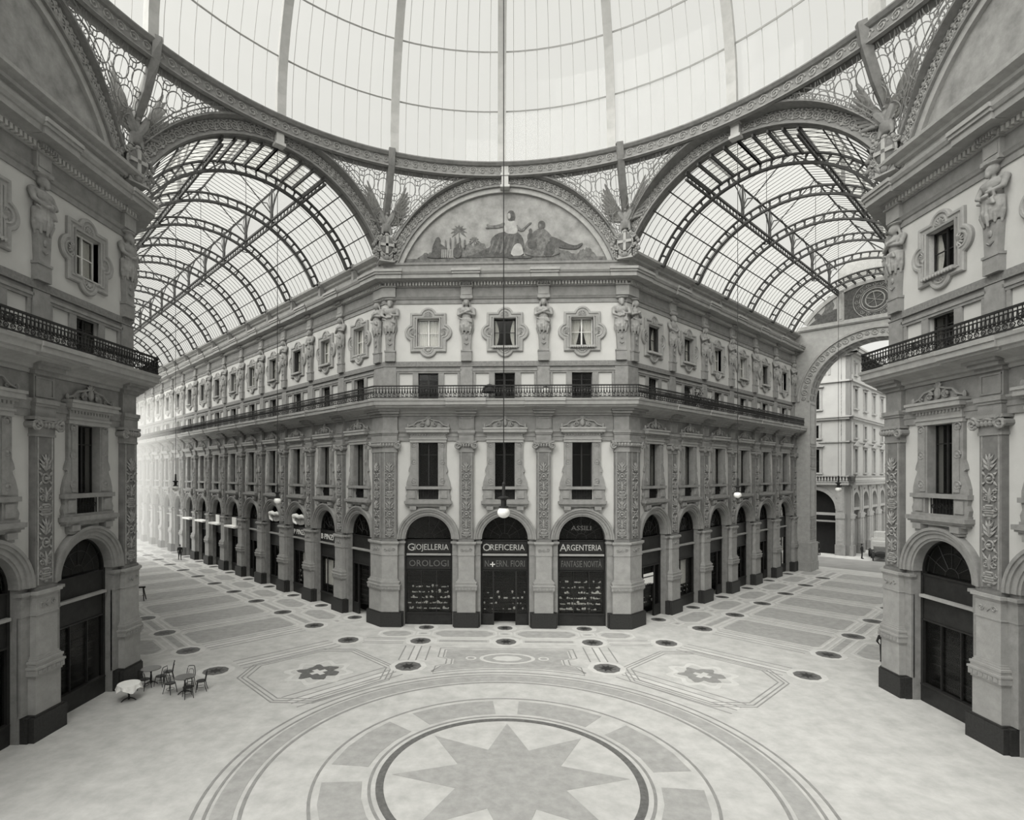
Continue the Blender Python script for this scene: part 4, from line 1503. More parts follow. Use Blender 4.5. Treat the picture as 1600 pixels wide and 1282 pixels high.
# ---------------------------------------------------------------- barrel vaults of glass over the arms
VR, VZ = 7.36, 21.2
A_SP = math.acos((24.25 - VZ) / VR)         # springing, measured from the crown
A_HP = math.asin(3.0 / VR)                 # heavy purlins
def vp(a, y, r=VR): return (r * math.sin(a), y, VZ + r * math.cos(a))
def rib_mesh():
    mb = MB()
    n = 44
    for r0, r1, w in ((VR - .12, VR - .03, .09), (VR - .66, VR - .53, .11)):
        A, B = [], []
        for i in range(n + 1):
            a = -A_SP + 2 * A_SP * i / n
            A.append(vp(a, -w, r0)); B.append(vp(a, -w, r1))
        mb.slabring(A, B, (0, 2 * w, 0))
    m = 26
    for i in range(m + 1):
        a = -A_SP + 2 * A_SP * i / m
        mb.tube([vp(a, 0, VR - .64), vp(a, 0, VR - .36), vp(a, 0, VR - .06)], [.15, .05, .11], 4)
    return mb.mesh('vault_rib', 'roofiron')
RIB = rib_mesh()
def bracket_mesh():
    mb = MB()
    for sg in (-1, 1):
        x = sg * (VR * math.sin(A_SP))
        mb.box(x - .05, x + .75, -.14, .14, 23.3, 24.2) if sg > 0 else mb.box(x - .75, x + .05, -.14, .14, 23.3, 24.2)
        mb.box(x - .16, x + .16, -.2, .2, 24.0, 24.36)
        mb.tube([(x + sg * .1, 0, 24.0), (x + sg * .3, 0, 23.5), (x + sg * .55, 0, 23.0)], [.2, .16, .08], 6)
    return mb.mesh('rib_bracket', 'stone')
BRK = bracket_mesh()
def lantern_post_mesh(L):
    mb = MB()
    for sg in (-1, 1):
        x = sg * 3.0
        z0, z1 = VZ + VR * math.cos(A_HP), 30.1
        mb.tube([(x, 0, z0 - .55), (x, 0, z0 + .2), (x, 0, z1)], [.03, .13, .06], 6)
        mb.ball((x, 0, z0 - .55), .08, 6, 4)
        for d in (-1, 1):
            mb.tube([(x, 0, z0 + .1), (x, d * .3, z0 + .9), (x, d * .8, z0 + 1.5), (x, d * L / 2 * .95, z1 - .05)], .045, 4)
            mb.tube([(x, d * .12, z0 + .5), (x, d * .5, z0 + 1.6), (x, d * .12, z1)], .03, 4)
        mb.tube([(x, 0, z0 + .4), (x * .6, 0, z0 + 1.5), (0, 0, 31.1)], .05, 4)
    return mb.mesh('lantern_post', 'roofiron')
def vault(label, mid, rz, t0, pitch, nb, length):
    W = T(mid.x, mid.y, 0, rz)
    v = thing('glass_vault', label, 'vault', T(mid.x, mid.y, 24.0, rz))
    POST = lantern_post_mesh(pitch)
    ts = [t0 + pitch * k for k in range(nb + 1)] + [length]
    nb += 1
    for k in range(1, nb):
        put('vault_rib', RIB, v, W @ T(0, ts[k]))
        put('rib_bracket', BRK, v, W @ T(0, ts[k]))
        if k > 1:
            put('lantern_post', POST, v, W @ T(0, ts[k]))
    hz = VZ + VR * math.cos(A_HP)
    for sg in (-1, 1):
        mb = MB()
        x = sg * 3.0
        mb.box(x - .06, x + .06, 0, length, hz - .08, hz + .06)
        mb.box(x - .06, x + .06, 0, length, hz - .5, hz - .4)
        n = int(length / .5)
        for i in range(n):
            y = (i + .5) * length / n
            mb.tube([(x, y - .2, hz - .45), (x, y + .2, hz)], .03, 4)
            mb.tube([(x, y + .2, hz - .45), (x, y - .2, hz)], .03, 4)
        put('main_purlin', mb.mesh('main_purlin', 'roofiron'), v, W)
        for a in (A_HP + (A_SP - A_HP) * f for f in (.25, .5, .75)):
            mb = MB()
            mb.tube([vp(sg * a, 0, VR - .05), vp(sg * a, length, VR - .05)], .045, 4)
            put('purlin', mb.mesh('purlin', 'roofiron'), v, W)
        mb = MB()
        mb.tube([(sg * 3.15, ts[1], 30.1), (sg * 3.15, length, 30.1)], .08, 4)
        put('purlin', mb.mesh('purlin', 'roofiron'), v, W)
    mb = MB()
    mb.tube([(0, ts[1], 31.2), (0, length, 31.2)], .07, 4)
    put('ridge_bar', mb.mesh('ridge_bar', 'roofiron'), v, W)
    # glass and glazing bars, bay by bay
    def patch(a0, a1, y0, y1, n=3):
        mb = MB()
        A = [vp(a0 + (a1 - a0) * i / n, y0, VR + .02) for i in range(n + 1)]
        B = [vp(a0 + (a1 - a0) * i / n, y1, VR + .02) for i in range(n + 1)]
        mb.strip(A, B)
        return mb.mesh('glass_panel', 'glass')
    proto = {}
    fr = [A_HP + (A_SP - A_HP) * f for f in (0, .25, .5, .75, 1)]
    for k in range(nb):
        y0, y1 = (0, ts[1]) if k == 0 else (ts[k], ts[k + 1])
        L = y1 - y0
        key = round(L, 3)
        if key not in proto:
            d = {}
            for sg in (-1, 1):
                d['low', sg] = [patch(sg * fr[j], sg * fr[j + 1], 0, L) for j in range(4)]
                mb = MB()
                nbar = max(2, int(L / .58))
                for i in range(nbar + 1):
                    y = L * i / nbar
                    mb.tube([vp(sg * (A_HP + (A_SP - A_HP) * j / 8), y, VR - .02) for j in range(9)], .022, 4)
                d['bars', sg] = mb.mesh('glazing_bars', 'roofiron')
                mb = MB()
                mb.strip([(sg * 3.2, 0, 30.1), (sg * 3.2, L, 30.1)], [(0, 0, 31.2), (0, L, 31.2)])
                d['top', sg] = mb.mesh('glass_panel', 'glass')
                mb = MB()
                mb.strip([(sg * 3.05, 0, hz), (sg * 3.05, L, hz)], [(sg * 3.15, 0, 30.1), (sg * 3.15, L, 30.1)])
                d['side', sg] = mb.mesh('glass_panel', 'glass')
                mb = MB()
                nb2 = max(2, int(L / .45))
                for i in range(nb2 + 1):
                    y = L * i / nb2
                    mb.tube([(sg * 3.2, y, 30.08), (0, y, 31.18)], .022, 4)
                d['tbars', sg] = mb.mesh('glazing_bars', 'roofiron')
                d['crown', sg] = [patch(0, sg * A_HP, 0, L)]
                mb = MB()
                nb3 = max(2, int(L / .42))
                for i in range(nb3 + 1):
                    y = L * i / nb3
                    mb.tube([vp(sg * A_HP * j / 4, y, VR - .02) for j in range(5)], .025, 4)
                for j in range(5):
                    mb.box(*sorted((vp(sg * A_HP * j / 4, 0)[0] - .05, vp(sg * A_HP * j / 4, 0)[0] + .05)), 0, L, vp(sg * A_HP * j / 4, 0)[2] - .2, vp(sg * A_HP * j / 4, 0)[2])
                d['cbars', sg] = mb.mesh('glazing_bars', 'roofiron')
            proto[key] = d
        d = proto[key]
        WW = W @ T(0, y0)
        last = (k == nb - 1)
        for sg in (-1, 1):
            for me in d['low', sg]:
                put('glass_panel', me, v, WW)
            put('glazing_bars', d['bars', sg], v, WW)
            if k == 0 or last:
                put('glass_panel', d['crown', sg][0], v, WW)
                put('glazing_bars', d['cbars', sg], v, WW)
            else:
                put('glass_panel', d['top', sg], v, WW); put('glass_panel', d['side', sg], v, WW)
                put('glazing_bars', d['tbars', sg], v, WW)
    for y, f in ((ts[1], 1), (ts[nb - 1], 1)):
        mb = MB()
        mb.add([(-3.05, y, hz), (3.05, y, hz), (3.15, y, 30.1), (0, y, 31.2), (-3.15, y, 30.1)], [(0, 1, 2, 3, 4)])
        put('glass_panel', mb.mesh('glass_panel', 'glass'), v, W)
    return v
vault('glass barrel vault with many truss ribs running away over the left arm', midL, PI / 4, 3.0664 - PL, PL, 14, 67.9)
vault('short glass barrel vault with truss ribs over the right arm', midR, -PI / 4, 3.308 - PR, PR, 6, 31.8)

# ---------------------------------------------------------------- eagles and shields on the corners
def eagle_mesh():
    mb = MB()
    mb.ball((0, -.25, 1.05), (.34, .3, .5), 12, 9)
    mb.ball((0, -.30, 1.45), (.22, .22, .28), 10, 8)
    mb.ball((.02, -.36, 1.76), (.15, .18, .16), 10, 8)
    mb.cap((.02, -.5, 1.74), (.03, -.62, 1.66), .06, .03, 7)
    for sg in (-1, 1):
        mb.cap((sg * .2, -.3, .9), (sg * .28, -.36, .55), .15, .09)
        for k in range(3):
            mb.cap((sg * .28, -.36, .55), (sg * (.2 + .08 * k), -.46, .42), .05, .035, 6)
    mb.cap((0, -.1, .8), (0, -.05, .3), .25, .15)
    return blob(mb, .04, 'archiron', 'eagle_body', 2, .6)
EAG = eagle_mesh()
def wing_mesh(sg):
    mb = MB()
    # raised wing: short arm at the shoulder, three rows of feathers swept upwards and outwards along the arch
    arm = [(.15, 1.15), (.42, 1.55), (.60, 2.0)]
    mb.tube([(sg * x, -.30, z) for x, z in arm], [.22, .22, .15], 8)
    for row, (ln, wd, y) in enumerate(((1.95, .12, -.14), (1.3, .125, -.22), (.75, .12, -.30))):
        n = 9
        for i in range(n):
            t = i / (n - 1)
            j = 0 if t < .5 else 1
            f = t * 2 - j
            x = arm[j][0] * (1 - f) + arm[j + 1][0] * f
            z = arm[j][1] * (1 - f) + arm[j + 1][1] * f
            a = math.radians(8 + 58 * t)
            l = ln * (.55 + .45 * t)
            R3 = Matrix.Rotation(-a, 3, 'Y') if sg > 0 else Matrix.Rotation(PI + a, 3, 'Y')
            d = Vector((sg * math.cos(a), 0, math.sin(a)))
            c = Vector((sg * x, y, z)) + d * l * .45
            mb.ball(tuple(c), (l * .52, .055, wd), 8, 6, R3)
    return mb.mesh('wing', 'archiron', True)
WNG = {-1: wing_mesh(-1), 1: wing_mesh(1)}
def shield_meshes():
    mb = MB()
    mb.ball((0, -.30, 0), (.44, .14, .58), 20, 10)
    a = mb.mesh('shield_field', 'medal', True)
    mb = MB()
    mb.box(-.085, .085, -.48, -.3, -.56, .56)
    mb.box(-.42, .42, -.48, -.3, -.085, .085)
    b = mb.mesh('shield_cross', 'attic')
    mb = MB()
    mb.tube([(.47 * math.cos(t * PI / 12), -.30, .61 * math.sin(t * PI / 12)) for t in range(24)], .06, 6, True)
    for sg in (-1, 1):
        mb.spiral((sg * .50, -.33, .38), .17, 1.4, .06, -sg, n=5)
        mb.spiral((sg * .50, -.33, -.3), .15, 1.4, .055, sg, n=5)
        mb.ball((sg * .36, -.36, .55), (.10, .07, .12), 7, 5)
    mb.ball((0, -.36, .68), (.14, .1, .1), 8, 6)
    c = mb.mesh('shield_rim', 'statue')
    mb = MB()
    mb.ball((0, -.34, -.80), (.2, .14, .18), 9, 7)
    for sg in (-1, 1):
        mb.tube([(sg * .4, -.25, -.4), (sg * .3, -.32, -.7), (sg * .12, -.32, -1.0)], [.05, .11, .04], 6)
        for k in range(6):
            mb.ball((sg * (.62 + .1 * (k % 3)), -.2, .3 - .16 * k), (.13, .12, .13), 6, 5)
            mb.ball((sg * (.55 + .12 * ((k + 1) % 2)), -.22, -.5 - .08 * k), (.1, .1, .1), 6, 4)
    d = mb.mesh('garland', 'archiron')
    return a, b, c, d
SH = shield_meshes()
for P, where in ((CL, 'left end of the painted lunette'), (CR, 'right end of the painted lunette'), (AL, 'dark left corner building'), (AR, 'right corner building')):
    v = Vector((CEN.x - P.x, CEN.y - P.y)).normalized()
    rz = math.atan2(v.x, -v.y)
    q = P + v * .25
    W = T(q.x, q.y, 24.75, rz)
    e = thing('eagle_with_shield', 'spread winged eagle above an oval cross shield at the ' + where, 'sculpture', T(q.x, q.y, 23.75, rz))
    put('eagle_body', EAG, e, W @ T(0, .1, .28))
    put('wing', WNG[-1], e, W @ T(0, .1, .28, math.radians(14))); put('wing', WNG[1], e, W @ T(0, .1, .28, math.radians(-14)))
    f = put('shield', SH[0], e, W)
    put('shield_cross', SH[1], f, W); put('shield_rim', SH[2], f, W)
    put('garland', SH[3], e, W)
    mb = MB(); mb.box(-.42, .42, -.35, .3, -1.02, -.78); mb.box(-.5, .5, -.42, .3, -1.06, -.98)
    put('pedestal', mb.mesh('pedestal', 'stone2'), e, W)
# ---------------------------------------------------------------- end walls of the arms, each with a tall archway
EH, ESP, ER = RW / 2 - 1.45, 17.35, RW / 2 - 1.45
def end_wall(name, mid, rz, dist, w, murals):
    W = T(mid.x, mid.y, 0, rz) @ T(0, dist, 0, 0, w / RW)
    root = put(name, None, None, W, kind='structure')
    hw = RW / 2
    mb = MB()
    for sg in (-1, 1):
        a, b = sorted((sg * EH, sg * (hw + .6)))
        mb.box(a, b, 0, 2.3, 2.9, ESP)
        a, b = sorted((sg * ER, sg * (hw + .6)))
        mb.box(a, b, 0, 2.3, ESP, 24.6)
    pts = list(reversed(arch_pts(ER, ESP, 36)))
    def top(x): return max(24.6, VZ + math.sqrt(max(0, (VR - .05) ** 2 - x * x)))
    for (x0, z0), (x1, z1) in zip(pts, pts[1:]):
        mb.prism([(x0, z0), (x1, z1), (x1, top(x1)), (x0, top(x0))], 0, 2.3)
    mb.prism([(-3.0, top(3.0)), (3.0, top(3.0)), (3.0, 30.1), (0, 31.2), (-3.0, 30.1)], 0, .3)
    put('wall', mb.mesh('wall', 'attic'), root, W)
    mb = MB()
    for sg in (-1, 1):
        a, b = sorted((sg * (EH - .12), sg * (hw + .6)))
        mb.box(a, b, -.12, 2.4, .9, 2.9)
        mb.box(a - .06, b + .06, -.18, 2.46, 0, .9)
    put('plinth', mb.mesh('plinth', 'stone2'), root, W)
    mb = MB()
    for r0, r1, p in ((ER - .02, ER + .14, .12), (ER + .85, ER + 1.05, .16)):
        mb.slabring([(x, -p, z) for x, z in arch_pts(r0, ESP, 40)], [(x, -p, z) for x, z in arch_pts(r1, ESP, 40)], (0, p + .02, 0))
    n = 31
    for i in range(n):
        a = PI * (i + .5) / n
        c = ((ER + .5) * math.cos(a), -.04, ESP + (ER + .5) * math.sin(a))
        r = .25 if i % 2 else .16
        mb.tube([(c[0] + r * math.cos(k * PI / 6), c[1], c[2] + r * math.sin(k * PI / 6)) for k in range(12)], .05, 4, True)
        mb.ball(c, (.09, .06, .09), 6, 4)
    put('archivolt', mb.mesh('archivolt', 'stone2'), root, W)
    mb = MB()
    for i in range(24):                     # coffers on the soffit
        a0, a1 = PI * (i + .12) / 24, PI * (i + .88) / 24
        for y0, y1 in ((.3, 1.05), (1.25, 2.0)):
            A = [((ER - .05) * math.cos(a0 + (a1 - a0) * k / 3), y0, ESP + (ER - .05) * math.sin(a0 + (a1 - a0) * k / 3)) for k in range(4)]
            B = [((ER - .05) * math.cos(a0 + (a1 - a0) * k / 3), y1, ESP + (ER - .05) * math.sin(a0 + (a1 - a0) * k / 3)) for k in range(4)]
            mb.strip(A, B)
    put('soffit_coffer', mb.mesh('soffit_coffer', 'stone'), root, W)
    mb = MB()
    for sg in (-1, 1):                      # framed panels up the inner faces of the jambs
        x = sg * (EH - .03)
        z = 3.2
        for k, h in enumerate((1.0, 1.0, 5.0, 1.0, 1.0, 4.2)):
            for y0, y1, z0, z1 in ((.35, .45, z, z + h), (1.85, 1.95, z, z + h), (.35, 1.95, z, z + .12), (.35, 1.95, z + h - .12, z + h)):
                mb.box(min(x, sg * EH), max(x, sg * EH) + .01, y0, y1, z0, z1)
            if h < 2:
                mb.box(min(x, sg * EH), max(x, sg * EH) + .01, .6, 1.0, z + .2, z + h - .2)
                mb.box(min(x, sg * EH), max(x, sg * EH) + .01, 1.3, 1.7, z + .2, z + h - .2)
            z += h + .15
    put('jamb_panel', mb.mesh('jamb_panel', 'stone'), root, W)
    mb = MB()
    mb.box(-hw, hw, -.14, .05, 24.45, 24.55); mb.box(-hw, hw, -.22, .05, 24.55, 24.68); mb.box(-6.6, 6.6, -.1, .05, 24.68, 24.95)
    for sg in (-1, 1):
        mb.box(min(sg * 2.5, sg * 3.05), max(sg * 2.5, sg * 3.05), -.12, .05, 24.9, top(2.8) - .1)
        mb.box(min(sg * 2.65, sg * 2.9), max(sg * 2.65, sg * 2.9), -.17, .05, 25.1, top(2.8) - .4)
    A, B = [], []
    for i in range(41):
        a = -A_SP * .86 + A_SP * 1.72 * i / 40
        A.append((6.9 * math.sin(a), -.12, VZ + 6.9 * math.cos(a))); B.append((7.28 * math.sin(a), -.12, VZ + 7.28 * math.cos(a)))
    mb.slabring(A, B, (0, .16, 0))
    put('lunette_frame', mb.mesh('lunette_frame', 'attic'), root, W)
    for sg in (-1, 1):
        o = [(sg * 3.1, 24.97)] + [(sg * x, VZ + math.sqrt(6.88 ** 2 - x * x)) for x in (3.1, 3.6, 4.1, 4.6, 5.1, 5.5)] + [(sg * 5.72, 24.97)]
        mb = MB(); mb.prism(o, -.03, .02)
        g_ = put('painted_panel', mb.mesh('painted_panel', 'attic'), root, W)
        def flat(poly, m, y):
            mb = MB(); mb.prism([(sg * x, z) for x, z in poly], y, -.02)
            put('painted_figure', mb.mesh('painted_figure', m), g_, W)
        flat([(3.1, 24.98), (5.6, 24.98), (4.9, 25.5), (4.2, 25.9), (3.3, 26.2), (3.1, 26.2)], 'fig1', -.035)
        flat([(3.5, 26.0), (3.3, 26.6), (3.5, 27.2), (3.8, 27.25), (4.05, 26.8), (4.2, 26.2), (4.5, 25.8)], 'fig2', -.037)
        flat([(3.6, 27.15), (3.55, 27.5), (3.75, 27.62), (3.95, 27.5), (3.9, 27.15)], 'fig1', -.039)
        flat([(4.3, 25.7), (4.7, 26.1), (5.1, 25.9), (5.0, 25.5)], 'fig1', -.039)
    o = [(-2.45, 24.97), (2.45, 24.97)] + [(x, VZ + math.sqrt(6.88 ** 2 - x * x)) for x in (2.45, 1.5, .5, -.5, -1.5, -2.45)]
    mb = MB(); mb.prism(o, -.03, .02)
    cp = put('dark_panel', mb.mesh('dark_panel', 'fig1'), root, W)
    mb = MB()
    for r, t in ((.75, .06), (1.05, .05), (1.2, .03), (1.75, .03)):
        mb.tube([(r * math.cos(k * PI / 16), -.05, 26.45 + r * math.sin(k * PI / 16)) for k in range(32)], t, 5, True)
    for a in (35, 100, 160, 215, 280, 340):
        t = math.radians(a)
        mb.tube([(0, -.06, 26.45), (.72 * math.cos(t), -.06, 26.45 + .72 * math.sin(t))], .035, 4)
    for k in range(16):
        t = k * PI / 8
        mb.spiral((1.45 * math.cos(t), -.05, 26.45 + 1.45 * math.sin(t)), .2, 1.4, .025, 1 if k % 2 else -1)
    put('wheel_medallion', mb.mesh('wheel_medallion', 'fig3'), cp, W)
    return root
end_wall('wall_right', midR, -PI / 4, 31.75, RW, True)
end_wall('wall_left', midL, PI / 4, 67.9, LW, True)

# ---------------------------------------------------------------- pale building across the street outside the right arm
SB = Vector((42.3, 32.4))
sb = thing('street_building', 'sunlit pale street building with arcade and pedimented windows seen through the right archway', 'building', T(SB.x, SB.y))
def street_front(F, centers, half, u0, u1, wide):
    e = F.e
    ohw = 2.35 if wide else 1.45
    osp = 5.6 if wide else 6.25
    for c in centers:
        W = T(*F.p(c, 0), 0, F.rz)
        mb = MB()
        for sg in (-1, 1):
            for (h, z0, z1) in ((ohw, 0, osp), (.62, 10.1, 13.0), (.55, 14.4, 16.0), (.62, 18.0, 20.4), (.55, 22.1, 23.9)):
                a, b = sorted((sg * h, sg * half))
                mb.box(a, b, 0, .5, z0, z1)
        pts = list(reversed(arch_pts(ohw, osp, 16)))
        for (x0, z0), (x1, z1) in zip(pts, pts[1:]):
            mb.prism([(x0, z0), (x1, z1), (x1, 8.6), (x0, 8.6)], 0, .5)
        for sg in (-1, 1):
            a, b = sorted((sg * ohw, sg * half)); mb.box(a, b, 0, .5, osp, 8.6)
        for z0, z1 in ((8.6, 10.1), (13.0, 14.4), (16.0, 18.0), (20.4, 22.1), (23.9, 24.6)):
            mb.box(-half, half, 0, .5, z0, z1)
        put('wall', mb.mesh('wall', 'plaster'), sb, W)
        mb = MB(); mb.box(-half, half, .9, 1.0, 0, 24.5)
        put('interior', mb.mesh('interior', 'dark'), sb, W)
        mb = MB()
        mb.slabring([(x, -.12, z) for x, z in arch_pts(ohw, osp, 20)], [(x, -.12, z) for x, z in arch_pts(ohw + .45, osp, 20)], (0, .14, 0))
        mb.box(-ohw - .5, ohw + .5, -.15, .3, osp - .75, osp - .45)
        mb.box(-ohw, ohw, .1, .3, osp - 1.6, osp - 1.4)
        put('arch_moulding', mb.mesh('arch_moulding', 'stone2'), sb, W)
        for sg in (-1, 1):
            mb = MB()
            x = sg * (half - .5)
            mb.box(x - .42, x + .42, -.22, .05, 1.3, 4.5); mb.box(x - .5, x + .5, -.3, .05, 4.5, 5.1); mb.box(x - .4, x + .4, -.18, .05, 5.1, 8.4)
            mb.box(x - .3, x + .3, -.26, .05, 1.7, 4.2); mb.box(x - .28, x + .28, -.22, .05, 5.4, 8.0)
            put('pilaster', mb.mesh('pilaster', 'stone2'), sb, W)
            mb = MB(); mb.box(x - .55, x + .55, -.34, .05, 0, 1.3)
            put('pier_base', mb.mesh('pier_base', 'stone'), sb, W)
        for (h, z0, z1, pd) in ((.62, 10.1, 13.0, 2), (.55, 14.4, 16.0, 0), (.62, 18.0, 20.4, 1)):
            f = put('window', win_frame(h, z0, z1, .2, True, ((z0 + z1) / 2,)).mesh('window', 'wood'), sb, W)
            put('pane', pane_mesh(h, z0, z1, .22), f, W)
            mb = MB()
            for sg in (-1, 1):
                a, b = sorted((sg * h, sg * (h + .28))); mb.box(a, b, -.1, .05, z0, z1)
            mb.box(-h - .3, h + .3, -.12, .05, z1, z1 + .25); mb.box(-h - .4, h + .4, -.24, .05, z0 - .2, z0)
            if pd:
                mb.box(-h - .5, h + .5, -.36, .05, z1 + .3, z1 + .42)
            if pd == 2:
                mb.prism([(-h - .55, z1 + .42), (h + .55, z1 + .42), (0, z1 + 1.0)], -.3, .05)
            put('window_surround', mb.mesh('window_surround', 'stone2'), f, W)
        mb = MB()
        for sg in (-1, 1):
            for x in (.28,):
                mb.slabring([(sg * x + px_, -.1, pz) for px_, pz in arch_pts(.22, 23.5, 8)], [(sg * x + px_, -.1, pz) for px_, pz in arch_pts(.34, 23.5, 8)], (0, .12, 0))
        mb.box(-.06, .06, -.08, .1, 22.1, 23.6); mb.box(-.8, .8, -.2, .05, 21.95, 22.1)
        for sg in (-1, 1):
            for x in (1.2, 1.7):
                mb.box(sg * x - .12, sg * x + .12, -.08, .05, 22.2, 23.8)
        put('attic_window', mb.mesh('attic_window', 'stone2'), sb, W)
    for nm, z0, z1, p in (('balcony', 8.6, 8.95, .55), ('balcony', 8.95, 9.05, .6), ('string_course', 13.8, 13.95, .16), ('string_course', 16.6, 16.85, .3), ('string_course', 16.85, 17.0, .45), ('string_course', 21.2, 21.4, .25), ('cornice', 24.3, 24.6, .35), ('cornice', 24.6, 24.95, .85), ('cornice', 24.95, 25.15, 1.0), ('balustrade_rail', 9.62, 9.75, .58)):
        mb = MB(); mb.box(u0 - (p if u0 < -1 else 0), u1 + (p if u1 > 1 and False else 0) + (p if u0 < -1 and u1 == 0 else 0), -p, .05, z0, z1)
        if u0 == 0:
            mb = MB(); mb.box(-p, u1, -p, .05, z0, z1)
        put(nm, mb.mesh(nm, 'plaster' if z0 > 16 else 'stone2'), sb, T(*F.p(0, 0), 0, F.rz))
    mb = MB()
    k = u0 + .15
    while k < u1:
        mb.lathe([(.06, 0), (.1, .2), (.05, .4), (.07, .57)], 6, (k, -.5, 9.05)); k += .32
    put('balusters', mb.mesh('balusters', 'plaster'), sb, T(*F.p(0, 0), 0, F.rz), kind='stuff')
    mb = MB()
    k = u0
    while k < u1:
        mb.box(k, k + .18, -.75, 0, 24.35, 24.6); k += .5
    put('cornice_bracket', mb.mesh('cornice_bracket', 'stone2'), sb, T(*F.p(0, 0), 0, F.rz), kind='stuff')
FSf = Fr(SB, -PI / 4, 0); FSs = Fr(SB, PI / 4, 0)
street_front(FSs, [2.3 + 4.6 * k for k in range(9)], 2.3, 0, 41.4, False)
street_front(FSf, [-3.9 - 6.8 * k for k in range(3)], 3.4, -20.9, 0, True)
wall_slab(sb, FSf, 0, -.5, .5, 0, 24.6, 'wall', 'plaster')
mb = MB(); mb.prismz([tuple(SB), FSs.p(41.4, 0), FSs.p(41.4, -14), FSf.p(-20.9, -14), FSf.p(-20.9, 0)], 24.9, 25.2)
put('roof', mb.mesh('roof', 'plaster'), sb, Matrix.Identity(4))

# ---------------------------------------------------------------- shop signs and goods
def sign(W, x, z0, z1, w, body, lab, first=1.25, m='letter', cat='sign', nm='shop_sign', tw=.9):
    s = thing(nm, lab, cat, W @ T(x, .24, z0))
    mb = MB(); mb.box(-w / 2, w / 2, 0, .10, 0, z1 - z0)
    put('board', mb.mesh('board', 'signboard'), s, W @ T(x, .24, z0))
    h = (z1 - z0)
    if first > 1:
        full = text_mesh(body[1:], h * .74, m, w * tw * .86)
        put('lettering', full, s, W @ T(x + w * tw * .07, .225, z0 + h * .24))
        put('lettering', text_mesh(body[0], h * .74 * first, m), s, W @ T(x - w * tw * .455, .225, z0 + h * .17))
    else:
        put('lettering', text_mesh(body, h * .74, m, w * tw), s, W @ T(x, .225, z0 + h * .24))
    return s
for u, a, b in ((-5, 'GIOJELLERIA', 'OROLOGI'), (0, 'OREFICERIA', '\u2720 ERN. FIORI'), (5, 'ARGENTERIA', 'FANTASIE NOVIT\u00c0')):
    W = T(u, 0)
    where = {-5: 'left', 0: 'middle', 5: 'right'}[u]
    sign(W, 0, 4.76, 5.50, 2.9, a, 'black fascia board lettered ' + a.title() + ' across the ' + where + ' jewellers arch')
    if u == 0:
        s = sign(W, 0, 3.66, 4.46, 2.9, 'N.   ERN. FIORI', 'dim lower board lettered Ern Fiori with a small white cross over the doorway', 1, 'letterdim')
        mb = MB()
        mb.box(-.03, .03, 0, .02, -.16, .16); mb.box(-.16, .16, 0, .02, -.03, .03)
        put('white_cross', mb.mesh('white_cross', 'white'), s, W @ T(-.80, .215, 4.0))
    else:
        sign(W, 0, 3.66, 4.46, 2.9, b, 'dim lower board lettered ' + b.title() + ' under the ' + where + ' fascia', 1, 'letterdim')
put('lettering', text_mesh('ASSILI', .42, 'letterdim', 1.3), None, T(5, .36, 6.25), label='faint arched window lettering in the fanlight over the Argenteria board', category='lettering')
for u, sd, d, zm, lab in ((-5, 3, 1.0, 2.6, 'glittering jewellery and silver crowding the left shop window'), (0, 5, .28, 2.2, 'sparse bright trinkets inside the middle doorway windows'), (5, 9, 1.1, 3.1, 'rows of silverware filling the right shop window')):
    me = jewels_mesh(sd, d, zm)
    o = put('jewellery', me, None, T(u, 0), label=lab, category='jewellery', kind='stuff')
def LW_(i): q = LT(3.0664 + PL * i); return T(q.x, q.y, 0, -PI / 4, PL / 5)
def RW_(i): q = RT(3.308 + PR * i); return T(q.x, q.y, 0, PI / 4, PR / 5)
sign(LW_(1), 0, 4.74, 5.52, 2.9, 'B PINZI C', 'black board with white letters B Pinzi over the second arch of the left front', 1, 'white')
sign(LW_(2), 0, 4.74, 5.52, 2.9, 'P PINZI C', 'black board with white letters P Pinzi over the third arch of the left front', 1, 'white')
def shop_curtain(W, lab, x0, x1, z0, z1):
    mb = MB()
    rows = []
    for z in (z0, (z0 + z1) / 2, z1):
        rows.append([(x0 + (x1 - x0) * i / 30, .55 + .035 * math.sin(i * 1.3), z) for i in range(31)])
    mb.strip(rows[0], rows[1]); mb.strip(rows[1], rows[2])
    me = mb.mesh('shop_curtain', 'lace')
    put('shop_curtain', me, None, W, label=lab, category='curtain')
shop_curtain(LW_(1), 'pale pleated curtain in the shop window under the B Pinzi board', -1.2, 1.2, 1.4, 3.3)
shop_curtain(LW_(2), 'pale pleated curtain in the shop window under the P Pinzi board', -.2, 1.3, 1.4, 3.4)
shop_curtain(RW_(1), 'dim drawn curtain in the second shop of the right front', -.9, 1.0, 1.6, 3.4)
def rolled_awning(W, lab):
    t = thing('rolled_awning', lab, 'awning', W @ T(0, .1, 5.75))
    mb = MB()
    pts = [(-1.1, .0, 6.25), (-1.0, -.02, 6.42), (-.5, -.05, 6.5), (0, -.03, 6.38), (.5, -.05, 6.48), (1.1, 0, 6.4)]
    mb.tube(pts, [.16, .2, .17, .15, .17, .1], 8)
    mb.tube([(-1.05, 0, 6.3), (-.95, -.02, 5.95), (-.5, -.03, 5.78)], [.17, .13, .06], 7)
    put('cloth_roll', mb.mesh('cloth_roll', 'white', True), t, W @ T(0, .1, 0))
    mb = MB()
    A = [(-1.0 + 2.0 * i / 12, .02 + .03 * math.sin(i * 2), 6.4 + .06 * math.sin(i * 1.1)) for i in range(13)]
    B = [(-.8 + 1.7 * i / 12, .02 + .03 * math.sin(i * 2 + 1), 5.85 - .12 * math.sin(PI * i / 12)) for i in range(13)]
    mb.strip(A, B)
    put('awning_cloth', mb.mesh('awning_cloth', 'panel'), t, W @ T(0, .1, 0))
